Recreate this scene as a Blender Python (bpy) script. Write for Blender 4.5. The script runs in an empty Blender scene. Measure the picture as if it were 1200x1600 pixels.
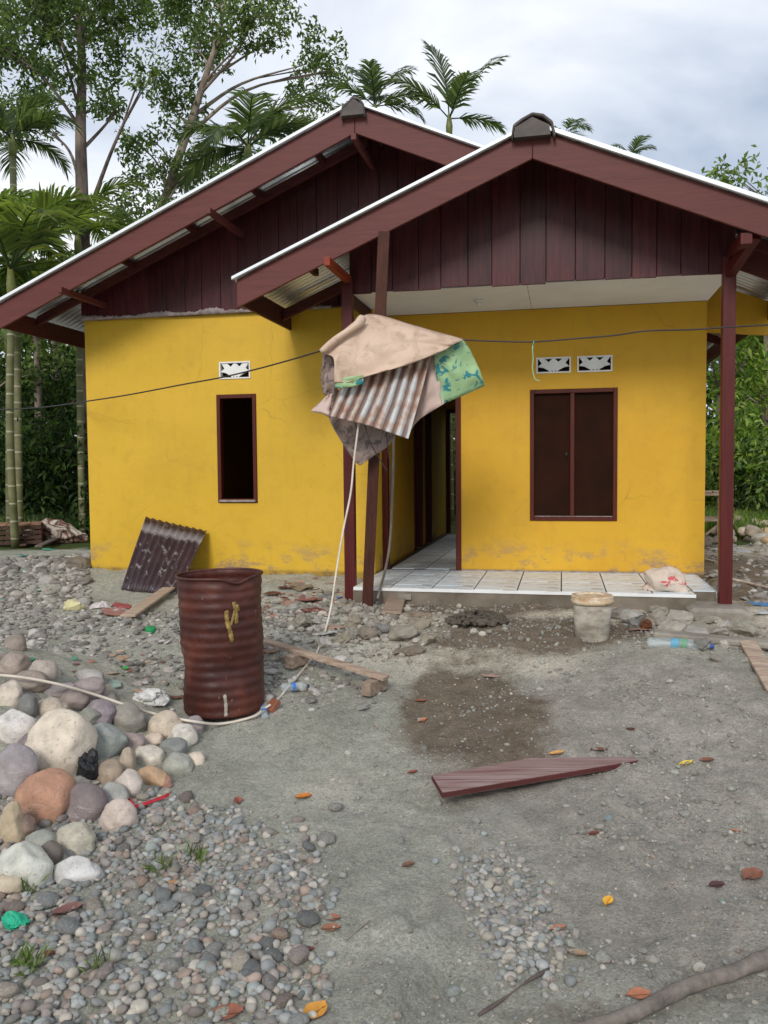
import bpy, bmesh, math, random
import numpy as np
from math import radians, sin, cos, pi, sqrt
from mathutils import Matrix, Vector, Euler
random.seed(7); rng = np.random.default_rng(7)
S = bpy.context.scene; COL = S.collection
# ------------------------------------------------------------------ camera
FPX = 1300.0; CZ = 1.7
cam = bpy.data.cameras.new('camera'); camo = bpy.data.objects.new('camera', cam); COL.objects.link(camo)
camo.matrix_world = Matrix.Translation((0, 0, CZ)) @ Matrix.Rotation(radians(87.0), 4, 'X') @ Matrix.Rotation(radians(-0.5), 4, 'Z')
cam.sensor_fit = 'VERTICAL'; cam.sensor_height = 36.0; cam.lens = FPX / 1600 * 36.0
cam.clip_start = 0.05; cam.clip_end = 2000
S.camera = camo
# ------------------------------------------------------------------ light
S.view_settings.view_transform = 'Standard'; S.view_settings.look = 'None'
S.view_settings.gamma = 1; S.view_settings.use_curve_mapping = False
S.view_settings.exposure = 0.48
SUN_EL, SUN_AZ = radians(34), radians(196)         # compass angle of the sun, from +Y clockwise
W = bpy.data.worlds.new('World'); S.world = W; W.use_nodes = True
nt = W.node_tree; nt.nodes.clear()
def wn(t, **k):
    n = nt.nodes.new(t)
    for a, b in k.items(): setattr(n, a, b)
    return n
out = wn('ShaderNodeOutputWorld'); bg = wn('ShaderNodeBackground'); bg.inputs[1].default_value = 0.1
sky = wn('ShaderNodeTexSky', sky_type='NISHITA', sun_disc=False); sky.sun_elevation = SUN_EL; sky.sun_rotation = SUN_AZ
sky.dust_density = 2.0
tc = wn('ShaderNodeTexCoord'); mp = wn('ShaderNodeMapping'); mp.inputs['Scale'].default_value = (1, 1, 2.2)
mp.inputs['Location'].default_value = (0.35, 0.1, 0.2)
nt.links.new(tc.outputs['Generated'], mp.inputs[0])
n1 = wn('ShaderNodeTexNoise'); n1.inputs['Scale'].default_value = 2.1; n1.inputs['Detail'].default_value = 7; n1.inputs['Roughness'].default_value = .5
n1.inputs['Distortion'].default_value = .35
nt.links.new(mp.outputs[0], n1.inputs['Vector'])
cr = wn('ShaderNodeValToRGB'); e = cr.color_ramp.elements
e[0].position = .36; e[0].color = (3.3, 3.9, 5.0, 1); e[1].position = .66; e[1].color = (7.8, 8.0, 8.3, 1)
m_ = cr.color_ramp.elements.new(.5); m_.color = (5.3, 5.8, 6.6, 1)
nt.links.new(n1.outputs[0], cr.inputs[0])
n2 = wn('ShaderNodeTexNoise'); n2.inputs['Scale'].default_value = 1.3; n2.inputs['Detail'].default_value = 3
nt.links.new(mp.outputs[0], n2.inputs['Vector'])
cr2 = wn('ShaderNodeValToRGB'); cr2.color_ramp.elements[0].position = .3; cr2.color_ramp.elements[0].color = (.75,)*3 + (1,)
cr2.color_ramp.elements[1].position = .5; cr2.color_ramp.elements[1].color = (1, 1, 1, 1)
nt.links.new(n2.outputs[0], cr2.inputs[0])
mx = wn('ShaderNodeMix', data_type='RGBA')
nt.links.new(cr2.outputs[0], mx.inputs[0]); nt.links.new(sky.outputs[0], mx.inputs[6]); nt.links.new(cr.outputs[0], mx.inputs[7])
sx_ = wn('ShaderNodeSeparateXYZ'); nt.links.new(tc.outputs['Generated'], sx_.inputs[0])
hr = wn('ShaderNodeValToRGB'); hr.color_ramp.elements[0].position = .02; hr.color_ramp.elements[0].color = (1.22, 1.2, 1.16, 1); hr.color_ramp.elements[1].position = .62; hr.color_ramp.elements[1].color = (.96, .96, .97, 1); nt.links.new(sx_.outputs[2], hr.inputs[0])
mh = wn('ShaderNodeMix', data_type='RGBA', blend_type='MULTIPLY'); mh.inputs[0].default_value = 1; nt.links.new(mx.outputs[2], mh.inputs[6]); nt.links.new(hr.outputs[0], mh.inputs[7])
nt.links.new(mh.outputs[2], bg.inputs[0]); nt.links.new(bg.outputs[0], out.inputs[0])
sl = bpy.data.lights.new('sun', 'SUN'); sl.energy = 1.5; sl.angle = radians(18); sl.color = (1, .96, .9)
so = bpy.data.objects.new('sun', sl); COL.objects.link(so)
sd = Vector((sin(SUN_AZ) * cos(SUN_EL), cos(SUN_AZ) * cos(SUN_EL), sin(SUN_EL)))
so.rotation_euler = sd.to_track_quat('Z', 'Y').to_euler(); so.location = (0, -5, 12)
# ------------------------------------------------------------------ geometry of the place
CAMM = np.array(camo.matrix_world.to_3x3()); CP = np.array([0, 0, CZ])
def ray(px, py): return CAMM @ np.array([(px - 600) / FPX, -(py - 800) / FPX, -1.0])
def atY(px, py, Y):
    d = ray(px, py); return Vector(CP + d * (Y / d[1]))
def _h(i, j, s=0):
    n = (i * 374761393 + j * 668265263 + s * 1442695041) & 0xffffffff
    n = ((n ^ (n >> 13)) * 1274126177) & 0xffffffff
    return ((n ^ (n >> 16)) & 0xffff) / 65535.0
def vn(x, y, s=0):
    x = np.asarray(x, float); y = np.asarray(y, float)
    i = np.floor(x).astype(np.int64); j = np.floor(y).astype(np.int64); fx = x - i; fy = y - j
    fx = fx * fx * (3 - 2 * fx); fy = fy * fy * (3 - 2 * fy)
    return ((_h(i, j, s) * (1 - fx) + _h(i + 1, j, s) * fx) * (1 - fy) + (_h(i, j + 1, s) * (1 - fx) + _h(i + 1, j + 1, s) * fx) * fy) * 2 - 1
def fbm(x, y, o=3, s=0):
    r = 0; a = 1
    for k in range(o): r = r + a * vn(x * 2**k, y * 2**k, s + k); a *= .5
    return r
def ss(a, b, x): t = np.clip((x - a) / (b - a), 0, 1); return t * t * (3 - 2 * t)
YAW = radians(12.1); HX, HY = 2.105, 8.891; FZ = 0.565
UX, UY = cos(YAW), -sin(YAW); VX, VY = sin(YAW), cos(YAW)
def to_uv(x, y): return (x - HX) * UX + (y - HY) * UY, (x - HX) * VX + (y - HY) * VY
def from_uv(u, v, z): return Vector((HX + u * UX + v * VX, HY + u * UY + v * VY, z))
def pile(x, y):
    d = np.sqrt(((x + 2.75) / 1.75)**2 + ((y - 4.75) / 1.75)**2)
    return .46 * (1 - ss(0.1, 1.0, d))
FEET = [(1.13, 3.5, .2), (1.0, 3.95, .1), (.12, 3.1, -.1), (.35, 3.65, -.1), (.18, 4.2, .0), (.5, 4.75, -.1), (1.55, 3.15, .4), (1.75, 3.75, .3), (1.3, 4.5, .3), (2.0, 4.6, .2), (1.6, 5.3, .1), (.85, 5.6, .2), (.1, 2.6, 0), (1.05, 2.75, .3)]
def hfun(x, y):
    x = np.asarray(x, float); y = np.asarray(y, float)
    u, v = to_uv(x, y)
    z = .42 * ss(3.6, 7.4, y)
    m = ss(-1.5, -.5, v) * (1 - ss(-2.5, -1.9, u)) * ss(-8, -5.3, u)
    z = z + .135 * m
    z = z + .14 * np.exp(-(((x - 2.3) / .9)**2 + ((y - 4.9) / .9)**2))           # sand heap on the right
    z = z + .085 * np.exp(-(((x - 2.1) / .8)**2 + ((y - 5.75) / .5)**2)) + .07 * np.exp(-(((x - 1.1) / .5)**2 + ((y - 4.9) / .35)**2))
    z = z + .07 * np.exp(-(((x + .55) / .8)**2 + ((y - 6.9) / .55)**2))          # rubble heap by the post
    near = 1 - ss(14, 22, y)
    inside = ss(-.35, -.1, v) * (1 - ss(5.1, 5.5, v)) * ss(-5.9, -5.5, u) * (1 - ss(1.2, 1.5, u))
    am = (1 - inside)
    for fx, fy, fa in FEET:
        dx = x - fx; dy = y - fy; p_ = dx * cos(fa) + dy * sin(fa); q_ = -dx * sin(fa) + dy * cos(fa); e_ = np.sqrt((p_ / .055)**2 + (q_ / .13)**2)
        z = z - .022 * np.exp(-e_**4) + .010 * np.exp(-((e_ - 1.35) / .3)**2)
    z = z + am * near * (.032 * fbm(x * 1.1 + 7, y * 1.1, 3, 3) + .026 * fbm(x * 3.7, y * 3.7, 4, 9) * (.35 + .9 * ss(-.5, .5, vn(x * .8, y * .8, 31) + .5 * ss(.5, 2, x))) + .008 * fbm(x * 19, y * 19, 2, 5))
    z = z - .10 * inside
    return z + pile(x, y)
def G(px, py, up=0.0):
    d = ray(px, py); d = d / d[1]
    t = np.arange(1.8, 60, .01); P = CP[None] + d[None] * t[:, None]
    k = np.argmax(P[:, 2] < hfun(P[:, 0], P[:, 1]) + up)
    return Vector(P[k])
def H(x, y): return float(hfun(x, y))
# ------------------------------------------------------------------ materials
def srgb(r, g, b, k=1.0):
    f = lambda c: (c / 255 / 12.92 if c / 255 <= .04045 else ((c / 255 + .055) / 1.055)**2.4) * k
    return (f(r), f(g), f(b), 1)
class NT:
    def __init__(s, name):
        s.m = bpy.data.materials.new(name); s.m.use_nodes = True; s.t = s.m.node_tree; s.t.nodes.clear()
        s.out = s.n('ShaderNodeOutputMaterial'); s.b = s.n('ShaderNodeBsdfPrincipled'); s.l(s.b.outputs[0], s.out.inputs[0])
        s.tc = s.n('ShaderNodeTexCoord')
    def n(s, t, **k):
        n = s.t.nodes.new(t)
        for a, b in k.items(): setattr(n, a, b)
        return n
    def l(s, a, b): s.t.links.new(a, b)
    def noise(s, scale, detail=4, rough=.55, stretch=(1, 1, 1), coord='Object', dist=0, loc=(0, 0, 0)):
        mp = s.n('ShaderNodeMapping'); mp.inputs['Scale'].default_value = stretch; mp.inputs['Location'].default_value = loc
        s.l(s.tc.outputs[coord], mp.inputs[0]); n = s.n('ShaderNodeTexNoise')
        n.inputs['Scale'].default_value = scale; n.inputs['Detail'].default_value = detail; n.inputs['Roughness'].default_value = rough
        n.inputs['Distortion'].default_value = dist
        s.l(mp.outputs[0], n.inputs['Vector']); return n.outputs[0]
    def ramp(s, v, stops):
        r = s.n('ShaderNodeValToRGB'); el = r.color_ramp.elements
        while len(el) < len(stops): el.new(.5)
        for e_, (p, c) in zip(el, stops): e_.position = p; e_.color = c if len(c) == 4 else tuple(c) + (1,)
        s.l(v, r.inputs[0]); return r.outputs[0]
    def mix(s, f, a, b, mode='MIX'):
        m = s.n('ShaderNodeMix', data_type='RGBA', blend_type=mode)
        for i, v in ((0, f), (6, a), (7, b)):
            if hasattr(v, 'links'): s.l(v, m.inputs[i])
            else: m.inputs[i].default_value = v
        return m.outputs[2]
    def math(s, op, a, b=0.0):
        m = s.n('ShaderNodeMath', operation=op)
        for i, v in ((0, a), (1, b)):
            if hasattr(v, 'links'): s.l(v, m.inputs[i])
            else: m.inputs[i].default_value = v
        return m.outputs[0]
    def bump(s, v, strength=.3, dist=.01):
        b = s.n('ShaderNodeBump'); b.inputs['Strength'].default_value = strength; b.inputs['Distance'].default_value = dist
        s.l(v, b.inputs['Height'])
        if s.b.inputs['Normal'].links: s.l(s.b.inputs['Normal'].links[0].from_socket, b.inputs['Normal'])
        s.l(b.outputs[0], s.b.inputs['Normal'])
    def col(s, c): s.l(c, s.b.inputs['Base Color']) if hasattr(c, 'links') else setattr(s.b.inputs['Base Color'], 'default_value', c)
    def rough(s, v): s.b.inputs['Roughness'].default_value = v
    def rnd(s, c, amt):
        oi = s.n('ShaderNodeObjectInfo'); v = s.math('ADD', s.math('MULTIPLY', oi.outputs['Random'], amt * 2), 1 - amt)
        cc = s.n('ShaderNodeCombineColor')
        for i in range(3): s.l(v, cc.inputs[i])
        return s.mix(1.0, c, cc.outputs[0], 'MULTIPLY')
BW = [(0, (0, 0, 0)), (1, (1, 1, 1))]
def thr(a, b): return [(a, (0, 0, 0)), (b, (1, 1, 1))]
def simple(name, c1, c2, scale=6, rough=.7, bump=.3, bs=40, stretch=(1, 1, 1), rnd=0, metal=0, bd=.004, lo=.35, hi=.65):
    t = NT(name); c = t.ramp(t.noise(scale, 5, .6, stretch), [(lo, c1), (hi, c2)])
    if rnd: c = t.rnd(c, rnd)
    t.col(c); t.rough(rough); t.b.inputs['Metallic'].default_value = metal
    if bump: t.bump(t.noise(bs, 4, .6, stretch), bump, bd)
    return t.m
def yellow(name, c1, c2, seed):
    t = NT(name)
    c = t.ramp(t.noise(.9, 5, .6, loc=(seed, 0, 0)), [(.3, c1), (.7, c2)])
    f = t.ramp(t.noise(5, 6, .65, loc=(seed, 2, 0)), thr(.52, .75)); c = t.mix(t.math('MULTIPLY', f, .16), c, srgb(120, 85, 20))
    # thin vertical brush streaks
    f = t.ramp(t.noise(3, 4, .6, (6, 6, .5)), thr(.55, .8)); c = t.mix(t.math('MULTIPLY', f, .12), c, srgb(140, 100, 30))
    ck = t.n('ShaderNodeTexVoronoi', feature='DISTANCE_TO_EDGE'); ck.inputs['Scale'].default_value = .9
    mv = t.n('ShaderNodeMix', data_type='VECTOR'); mv.inputs[0].default_value = .12; t.l(t.tc.outputs['Object'], mv.inputs[4]); nz_ = t.n('ShaderNodeTexNoise'); nz_.inputs['Scale'].default_value = 5; nz_.inputs['Detail'].default_value = 6; t.l(t.tc.outputs['Object'], nz_.inputs[0]); t.l(nz_.outputs['Color'], mv.inputs[5]); t.l(mv.outputs[1], ck.inputs['Vector'])
    ckm = t.math('MULTIPLY', t.ramp(ck.outputs['Distance'], [(.0, (1, 1, 1)), (.0035, (0, 0, 0))]), t.ramp(t.noise(1.1, 2, loc=(seed, 5, 2)), thr(.5, .58)))
    c = t.mix(t.math('MULTIPLY', ckm, .35), c, srgb(110, 80, 30))
    f = t.ramp(t.noise(1.6, 8, .7, loc=(seed, 9, 4)), thr(.5, .78)); c = t.mix(t.math('MULTIPLY', f, .35), c, srgb(176, 132, 40))
    f = t.ramp(t.noise(24, 3, .6, loc=(seed, 1, 8)), thr(.68, .74)); c = t.mix(t.math('MULTIPLY', f, .3), c, srgb(120, 90, 30))
    sp = t.n('ShaderNodeSeparateXYZ'); t.l(t.tc.outputs['Object'], sp.inputs[0])
    low = t.ramp(sp.outputs[2], [(.6, (1, 1, 1)), (.95, (0, 0, 0))])
    st = t.ramp(t.noise(2.6, 7, .75, (1, 1, 1.6), loc=(3.1 + seed, 0, 0)), thr(.5, .6))
    c = t.mix(t.math('MULTIPLY', t.math('MULTIPLY', low, st), .9), c, srgb(138, 116, 98))
    ed = t.ramp(sp.outputs[2], [(.565, (1, 1, 1)), (.6, (0, 0, 0))])
    c = t.mix(t.math('MULTIPLY', ed, t.noise(9, 3)), c, srgb(80, 60, 40))
    t.col(c); t.rough(.62); t.bump(t.noise(3.5, 5, .6), .35, .02); t.bump(t.noise(60, 3, .6), .2, .003)
    return t.m
M = {}
M['wall_l'] = yellow('yellow_wall_paint', srgb(202, 161, 30), srgb(212, 170, 42), 0)
M['wall_r'] = yellow('golden_wall_paint', srgb(202, 152, 22), srgb(212, 164, 32), 4)
M['wall_in'] = simple('inside_plaster', (.10, .09, .08, 1), (.14, .13, .11, 1), 3)
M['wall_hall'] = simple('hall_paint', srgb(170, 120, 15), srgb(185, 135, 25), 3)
def wood(name, c1, c2, vert=True, rough=.45, rnd=.25):
    t = NT(name); st = (9, 9, .7) if vert else (.7, 9, 9)
    c = t.ramp(t.noise(3, 6, .65, st, dist=.6), [(.3, c1), (.7, c2)])
    c = t.rnd(c, rnd); t.col(c); t.rough(rough); t.b.inputs['Specular IOR Level'].default_value = .3; t.bump(t.noise(8, 5, .6, st), .35, .004)
    return t.m
M['gable'] = wood('gable_board_maroon', srgb(48, 15, 18), srgb(86, 35, 37), True, .42)
M['fascia'] = wood('fascia_maroon', srgb(88, 43, 40), srgb(102, 53, 48), False, .55, .05)
M['rafter'] = wood('dark_rafter_wood', srgb(60, 26, 24), srgb(86, 40, 34), False, .6)
M['red'] = wood('red_primer_wood', srgb(120, 45, 25), srgb(140, 60, 38), False, .6, .1)
M['post'] = wood('post_maroon', srgb(72, 20, 18), srgb(90, 30, 26), True, .45, .05)
M['brownpost'] = wood('brown_post_wood', srgb(58, 30, 20), srgb(84, 48, 36), True, .6, .05)
M['frame'] = wood('window_frame_brown', srgb(66, 20, 8), srgb(90, 32, 16), True, .5, .1)
M['shutter'] = simple('dark_brown_panel', srgb(36, 17, 7), srgb(46, 22, 10), 3, .8, .1)
M['shutter'].node_tree.nodes['Principled BSDF'].inputs['Specular IOR Level'].default_value = .12
M['rawwood'] = simple('raw_timber', srgb(132, 110, 94), srgb(176, 156, 136), 4, .8, .4, 30, (1, 8, 8), .2)
M['plum'] = simple('plum_painted_plank', srgb(112, 76, 72), srgb(162, 142, 138), 2.4, .5, .3, 20, (.8, 20, 1))
M['plumdark'] = simple('plum_plank_edge', srgb(70, 26, 24), srgb(84, 36, 32), 4)
def zinc(name, c1, c2, rough=.35, metal=.6):
    t = NT(name); t.col(t.ramp(t.noise(2.5, 5, .6, (1, 6, 1)), [(.3, c1), (.7, c2)])); t.rough(rough); t.b.inputs['Metallic'].default_value = metal
    return t.m
M['zinc'] = zinc('zinc_roof_sheet', (.62, .65, .66, 1), (.86, .88, .88, 1), .35, .75)
M['lip_glint'] = zinc('zinc_lip_sky_glint', (.74, .78, .8, 1), (.88, .9, .9, 1), .3, .1)  # sky reflection on the roof sheet lip, painted as a near-white colour
M['cap'] = simple('weathered_ridge_cap', srgb(58, 52, 50), srgb(92, 80, 72), 5, .6, .3, 20)
M['ceil'] = simple('ceiling_board', srgb(222, 224, 226), srgb(230, 232, 234), 2, .8, .1)
M['white'] = simple('white_paint', (.72, .72, .7, 1), (.82, .82, .8, 1), 8, .5, .15)
M['conc'] = simple('grey_concrete', srgb(120, 112, 102), srgb(150, 142, 130), 5, .9, .6, 30)
M['mortar'] = simple('dried_mortar', srgb(120, 108, 106), srgb(165, 152, 148), 14, .9, .7, 40)
M['wetmortar'] = simple('wet_mortar', srgb(70, 62, 52), srgb(98, 88, 76), 20, .8, .8, 40, bd=.02)
t = NT('porch_tile'); c = t.ramp(t.noise(2.2, 3, .5), [(.3, srgb(205, 214, 220)), (.7, srgb(226, 234, 238))])
f = t.ramp(t.noise(2.2, 7, .72, (2.5, 7, 1), dist=1.2), thr(.55, .60)); c = t.mix(t.math('MULTIPLY', f, .8), c, srgb(95, 84, 72))
c = t.rnd(c, .06); t.col(c); t.rough(.35); M['tile'] = t.m
M['grout'] = simple('dirty_grout', srgb(52, 46, 40), srgb(84, 76, 66), 9)
M['slabconc'] = simple('damp_slab_concrete', srgb(98, 88, 76), srgb(128, 118, 104), 4, .9, .6, 30)
# rust
t = NT('rusty_drum_steel'); c = t.ramp(t.noise(3, 7, .65, (1, 1, 1.5)), [(.3, srgb(44, 16, 11)), (.5, srgb(72, 31, 22)), (.64, srgb(98, 48, 33)), (.76, srgb(138, 82, 58))])
f = t.ramp(t.noise(26, 3, .6, (1, 1, .5)), thr(.68, .74)); c = t.mix(t.math('MULTIPLY', f, .5), c, srgb(165, 140, 125))
t.col(c); t.rough(.5); t.b.inputs['Metallic'].default_value = .1; t.bump(t.noise(4, 6, .6), .45, .025); t.bump(t.noise(30, 5, .6), .25, .004); M['rust'] = t.m
M['yellowpaint'] = simple('yellow_paint_mark', srgb(96, 66, 34), srgb(168, 142, 76), 30)
t = NT('rusty_corrugated_zinc'); c = t.ramp(t.noise(3.5, 6, .65, (1, 1, .8)), [(.34, srgb(130, 92, 76)), (.45, srgb(182, 156, 140)), (.55, srgb(196, 200, 200)), (.75, srgb(188, 170, 156))])
su_ = t.n('ShaderNodeSeparateXYZ'); t.l(t.tc.outputs['UV'], su_.inputs[0]); wv_ = t.math('COSINE', t.math('MULTIPLY', su_.outputs[0], 8.5 * 2 * pi)); c = t.mix(t.math('MULTIPLY', t.ramp(t.math('ADD', t.math('MULTIPLY', wv_, .5), t.math('MULTIPLY', t.math('ADD', t.noise(5, 5), -.1), 1.0)), thr(.3, .75)), .85), c, srgb(108, 72, 58)); t.col(c); t.rough(.6); t.b.inputs['Metallic'].default_value = .1; M['rustzinc'] = t.m
t = NT('dark_corrugated_sheet')
mpp = t.noise(5, 5, .6, (3.5, 3.5, .35)); c = t.ramp(t.noise(3, 5, .6), [(.3, srgb(44, 28, 34)), (.7, srgb(66, 46, 50))])
sp = t.n('ShaderNodeSeparateXYZ'); t.l(t.tc.outputs['UV'], sp.inputs[0])
c = t.mix(t.math('MULTIPLY', t.ramp(mpp, thr(.58, .68)), .8), c, srgb(150, 145, 140))
band = t.ramp(t.math('ADD', sp.outputs[1], t.math('MULTIPLY', t.noise(9, 3), .10)), [(.82, (0, 0, 0)), (.87, (1, 1, 1)), (.93, (.6, .6, .6)), (.99, (0, 0, 0))])
c = t.mix(t.math('MULTIPLY', band, .75), c, srgb(150, 145, 145))
c = t.mix(t.ramp(sp.outputs[1], thr(.95, 1.0)), c, srgb(92, 72, 62)); t.col(c); t.rough(.5); M['darksheet'] = t.m
def pattern(name, base, spot, scale, a, b, c2=None):
    t = NT(name); c = t.ramp(t.noise(3, 4), [(.3, base), (.7, c2 or base)])
    c = t.mix(t.ramp(t.noise(scale, 3, .6, dist=.8), thr(a, b)), c, spot); t.col(c); t.rough(.6); t.bump(t.noise(30, 4), .3, .004); return t.m
M['tan'] = pattern('tan_sheet_backing', srgb(196, 168, 146), srgb(166, 140, 118), 7, .5, .75, srgb(210, 184, 162))
M['greenvinyl'] = pattern('green_flowered_vinyl', srgb(140, 178, 132), srgb(45, 125, 130), 11, .56, .6, srgb(165, 192, 140))
M['greyvinyl'] = pattern('grey_torn_vinyl', srgb(132, 112, 104), srgb(96, 84, 80), 14, .5, .6, srgb(160, 140, 130))
M['pinkvinyl'] = pattern('pink_torn_vinyl', srgb(190, 165, 155), srgb(70, 110, 140), 8, .68, .7, srgb(205, 180, 170))
M['bucket'] = simple('mortar_stained_bucket', srgb(128, 118, 106), srgb(196, 188, 172), 5, .7, .5, 30, (1, 1, 2.0))
M['bucketrim'] = simple('bucket_rim_dirty', srgb(170, 135, 95), srgb(215, 200, 175), 12, .7, .4)
t = NT('cement_bag_paper'); c = t.ramp(t.noise(6, 5), [(.3, srgb(196, 178, 160)), (.7, srgb(214, 198, 182))])
f = t.ramp(t.noise(5, 3, .5, (1, 4, 4), dist=.6), thr(.58, .6)); c = t.mix(t.math('MULTIPLY', f, .85), c, srgb(196, 62, 74)); t.col(c); t.rough(.7); t.bump(t.noise(14, 5), .8, .02); M['bag'] = t.m
M['black_cable'] = simple('dark_cable', (.02, .015, .015, 1), (.03, .02, .02, 1), 9, .5, 0)
M['white_cable'] = simple('white_cable', srgb(196, 184, 168), srgb(215, 205, 190), 9, .5, 0)
M['grey_pipe'] = simple('grey_conduit', srgb(110, 100, 95), srgb(130, 120, 112), 9, .5, 0)
def objcol(name, rough=.75, var=.35, bump=.5, bs=30, scale=8, bd=.006, spec=.5):
    t = NT(name); oi = t.n('ShaderNodeObjectInfo'); c = oi.outputs['Color']
    f = t.ramp(t.noise(scale, 6, .65), [(.3, (1 - var,) * 3), (.7, (1 + var * .4,) * 3)]); c = t.mix(1.0, c, f, 'MULTIPLY')
    t.col(c); t.rough(rough); t.bump(t.noise(bs, 4, .6), bump, bd); t.b.inputs['Specular IOR Level'].default_value = spec; return t.m
t = NT('river_stone'); oi = t.n('ShaderNodeObjectInfo')
f = t.ramp(t.noise(7, 6, .65), [(.3, (.62,) * 3), (.7, (1.15,) * 3)]); c = t.mix(1.0, oi.outputs['Color'], f, 'MULTIPLY')
f = t.ramp(t.noise(3, 3, .5, loc=(9, 3, 1)), thr(.5, .7)); c = t.mix(t.math('MULTIPLY', f, .35), c, srgb(170, 154, 132)); c = t.mix(t.math('MULTIPLY', t.ramp(t.noise(14, 6, .7, loc=(2, 2, 7)), thr(.5, .72)), .4), c, srgb(100, 90, 78))
f = t.ramp(t.noise(60, 2, .5), thr(.63, .7)); c = t.mix(t.math('MULTIPLY', f, .35), c, srgb(60, 52, 46))
f = t.ramp(t.noise(2.2, 2, .4, (1, 1, 5), dist=1.5), [(.49, (0, 0, 0)), (.5, (1, 1, 1)), (.51, (0, 0, 0))]); c = t.mix(t.math('MULTIPLY', t.math('MULTIPLY', f, t.ramp(t.noise(1.3, 1), thr(.5, .6))), .35), c, srgb(215, 205, 190))
t.col(c); t.rough(.72); t.bump(t.noise(8, 7, .65), .8, .02); t.bump(t.noise(70, 3, .6), .35, .004); M['stone'] = t.m
M['scrap'] = objcol('painted_scrap', .6, .3, .2, 20)
M['leafdry'] = objcol('dry_leaf', .6, .35, .4, 25, 20)
M['chunk'] = objcol('broken_concrete', .95, .35, .8, 40, 9, .01)
M['timber'] = objcol('weathered_timber', .85, .55, .9, 18, 14, .012)
def vcol(name, rough=.8, var=.3, bump=.4, bs=60, scale=25):
    t = NT(name); a = t.n('ShaderNodeAttribute', attribute_name='Col')
    c = t.mix(1.0, a.outputs['Color'], t.ramp(t.noise(scale, 4, .6), [(.3, (1 - var,) * 3), (.7, (1 + var * .5,) * 3)]), 'MULTIPLY')
    t.col(c); t.rough(rough); t.bump(t.noise(bs, 3), bump, .004); return t.m
M['pebble'] = vcol('pebble_stone')
# leaves
t = NT('foliage'); a = t.n('ShaderNodeAttribute', attribute_name='Col')
t.col(a.outputs['Color']); t.rough(.6); t.b.inputs['Specular IOR Level'].default_value = .25
tr = t.n('ShaderNodeBsdfTranslucent'); t.l(t.mix(1.0, a.outputs['Color'], (1.5, 1.6, .6, 1), 'MULTIPLY'), tr.inputs[0])
ms = t.n('ShaderNodeMixShader'); ms.inputs[0].default_value = .5; t.l(t.b.outputs[0], ms.inputs[1]); t.l(tr.outputs[0], ms.inputs[2]); t.l(ms.outputs[0], t.out.inputs[0])
M['leaf'] = t.m
M['bark'] = simple('tree_bark', srgb(84, 70, 66), srgb(140, 122, 112), 6, .9, .8, 18, (1, 1, .4), bd=.03)
M['palebark'] = simple('pale_bark', srgb(120, 104, 94), srgb(165, 148, 135), 6, .9, .7, 18, (1, 1, .4), bd=.03)
t = NT('palm_trunk_ringed'); sp = t.n('ShaderNodeSeparateXYZ'); t.l(t.tc.outputs['Object'], sp.inputs[0])
fr = t.math('FRACT', t.math('ADD', t.math('MULTIPLY', sp.outputs[2], 3.4), t.math('MULTIPLY', t.noise(2, 2), .15)))
ring = t.ramp(fr, [(.0, (1, 1, 1)), (.07, (1, 1, 1)), (.1, (0, 0, 0)), (1, (0, 0, 0))])
c = t.ramp(t.noise(4, 5), [(.3, srgb(88, 92, 58)), (.7, srgb(130, 128, 92))]); c = t.mix(t.math('MULTIPLY', ring, .8), c, srgb(185, 180, 155))
t.col(c); t.rough(.7); t.bump(ring, .5, .01); M['palmtrunk'] = t.m
M['crownshaft'] = simple('palm_crownshaft', srgb(84, 100, 52), srgb(126, 128, 62), 3, .5, .1)
t = NT('clear_plastic'); t.col((.7, .8, .82, 1)); t.rough(.15); tp_ = t.n('ShaderNodeBsdfTransparent'); ms_ = t.n('ShaderNodeMixShader'); ms_.inputs[0].default_value = .24; t.l(tp_.outputs[0], ms_.inputs[1]); t.l(t.b.outputs[0], ms_.inputs[2]); t.l(ms_.outputs[0], t.out.inputs[0]); M['plastic'] = t.m
# ground
t = NT('ground_sand'); a = t.n('ShaderNodeAttribute', attribute_name='Col'); spc = t.n('ShaderNodeSeparateColor'); t.l(a.outputs['Color'], spc.inputs[0])
c = t.ramp(t.noise(1.6, 8, .68), [(.3, srgb(132, 134, 123)), (.5, srgb(158, 159, 147)), (.7, srgb(182, 180, 168))])
c = t.mix(t.math('MULTIPLY', spc.outputs[2], .7), c, t.ramp(t.noise(2.2, 8, .7, loc=(5, 5, 0)), [(.35, srgb(146, 134, 118)), (.6, srgb(198, 186, 168))]))
c = t.mix(t.ramp(t.noise(18, 6, .7), thr(.45, .75)), c, t.mix(.4, c, srgb(92, 88, 80)))
a2 = t.n('ShaderNodeAttribute', attribute_name='Col2'); s2 = t.n('ShaderNodeSeparateColor'); t.l(a2.outputs['Color'], s2.inputs[0])
big_ = t.math('MULTIPLY', t.math('SUBTRACT', t.noise(1.7, 8, .72, loc=(1, 7, 0)), .5), 1.6)
c = t.mix(t.math('MULTIPLY', t.ramp(t.math('ADD', s2.outputs[1], big_), thr(.3, .8)), .6), c, t.ramp(t.noise(7, 7, .7), [(.35, srgb(124, 116, 110)), (.65, srgb(170, 160, 150))]))
c = t.mix(t.math('MULTIPLY', t.ramp(t.math('ADD', s2.outputs[0], big_), thr(.3, .8)), .7), c, srgb(196, 186, 168))
wn_ = t.math('ADD', spc.outputs[0], t.math('MULTIPLY', t.math('SUBTRACT', t.noise(3.2, 8, .75), .5), 1.5))
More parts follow.
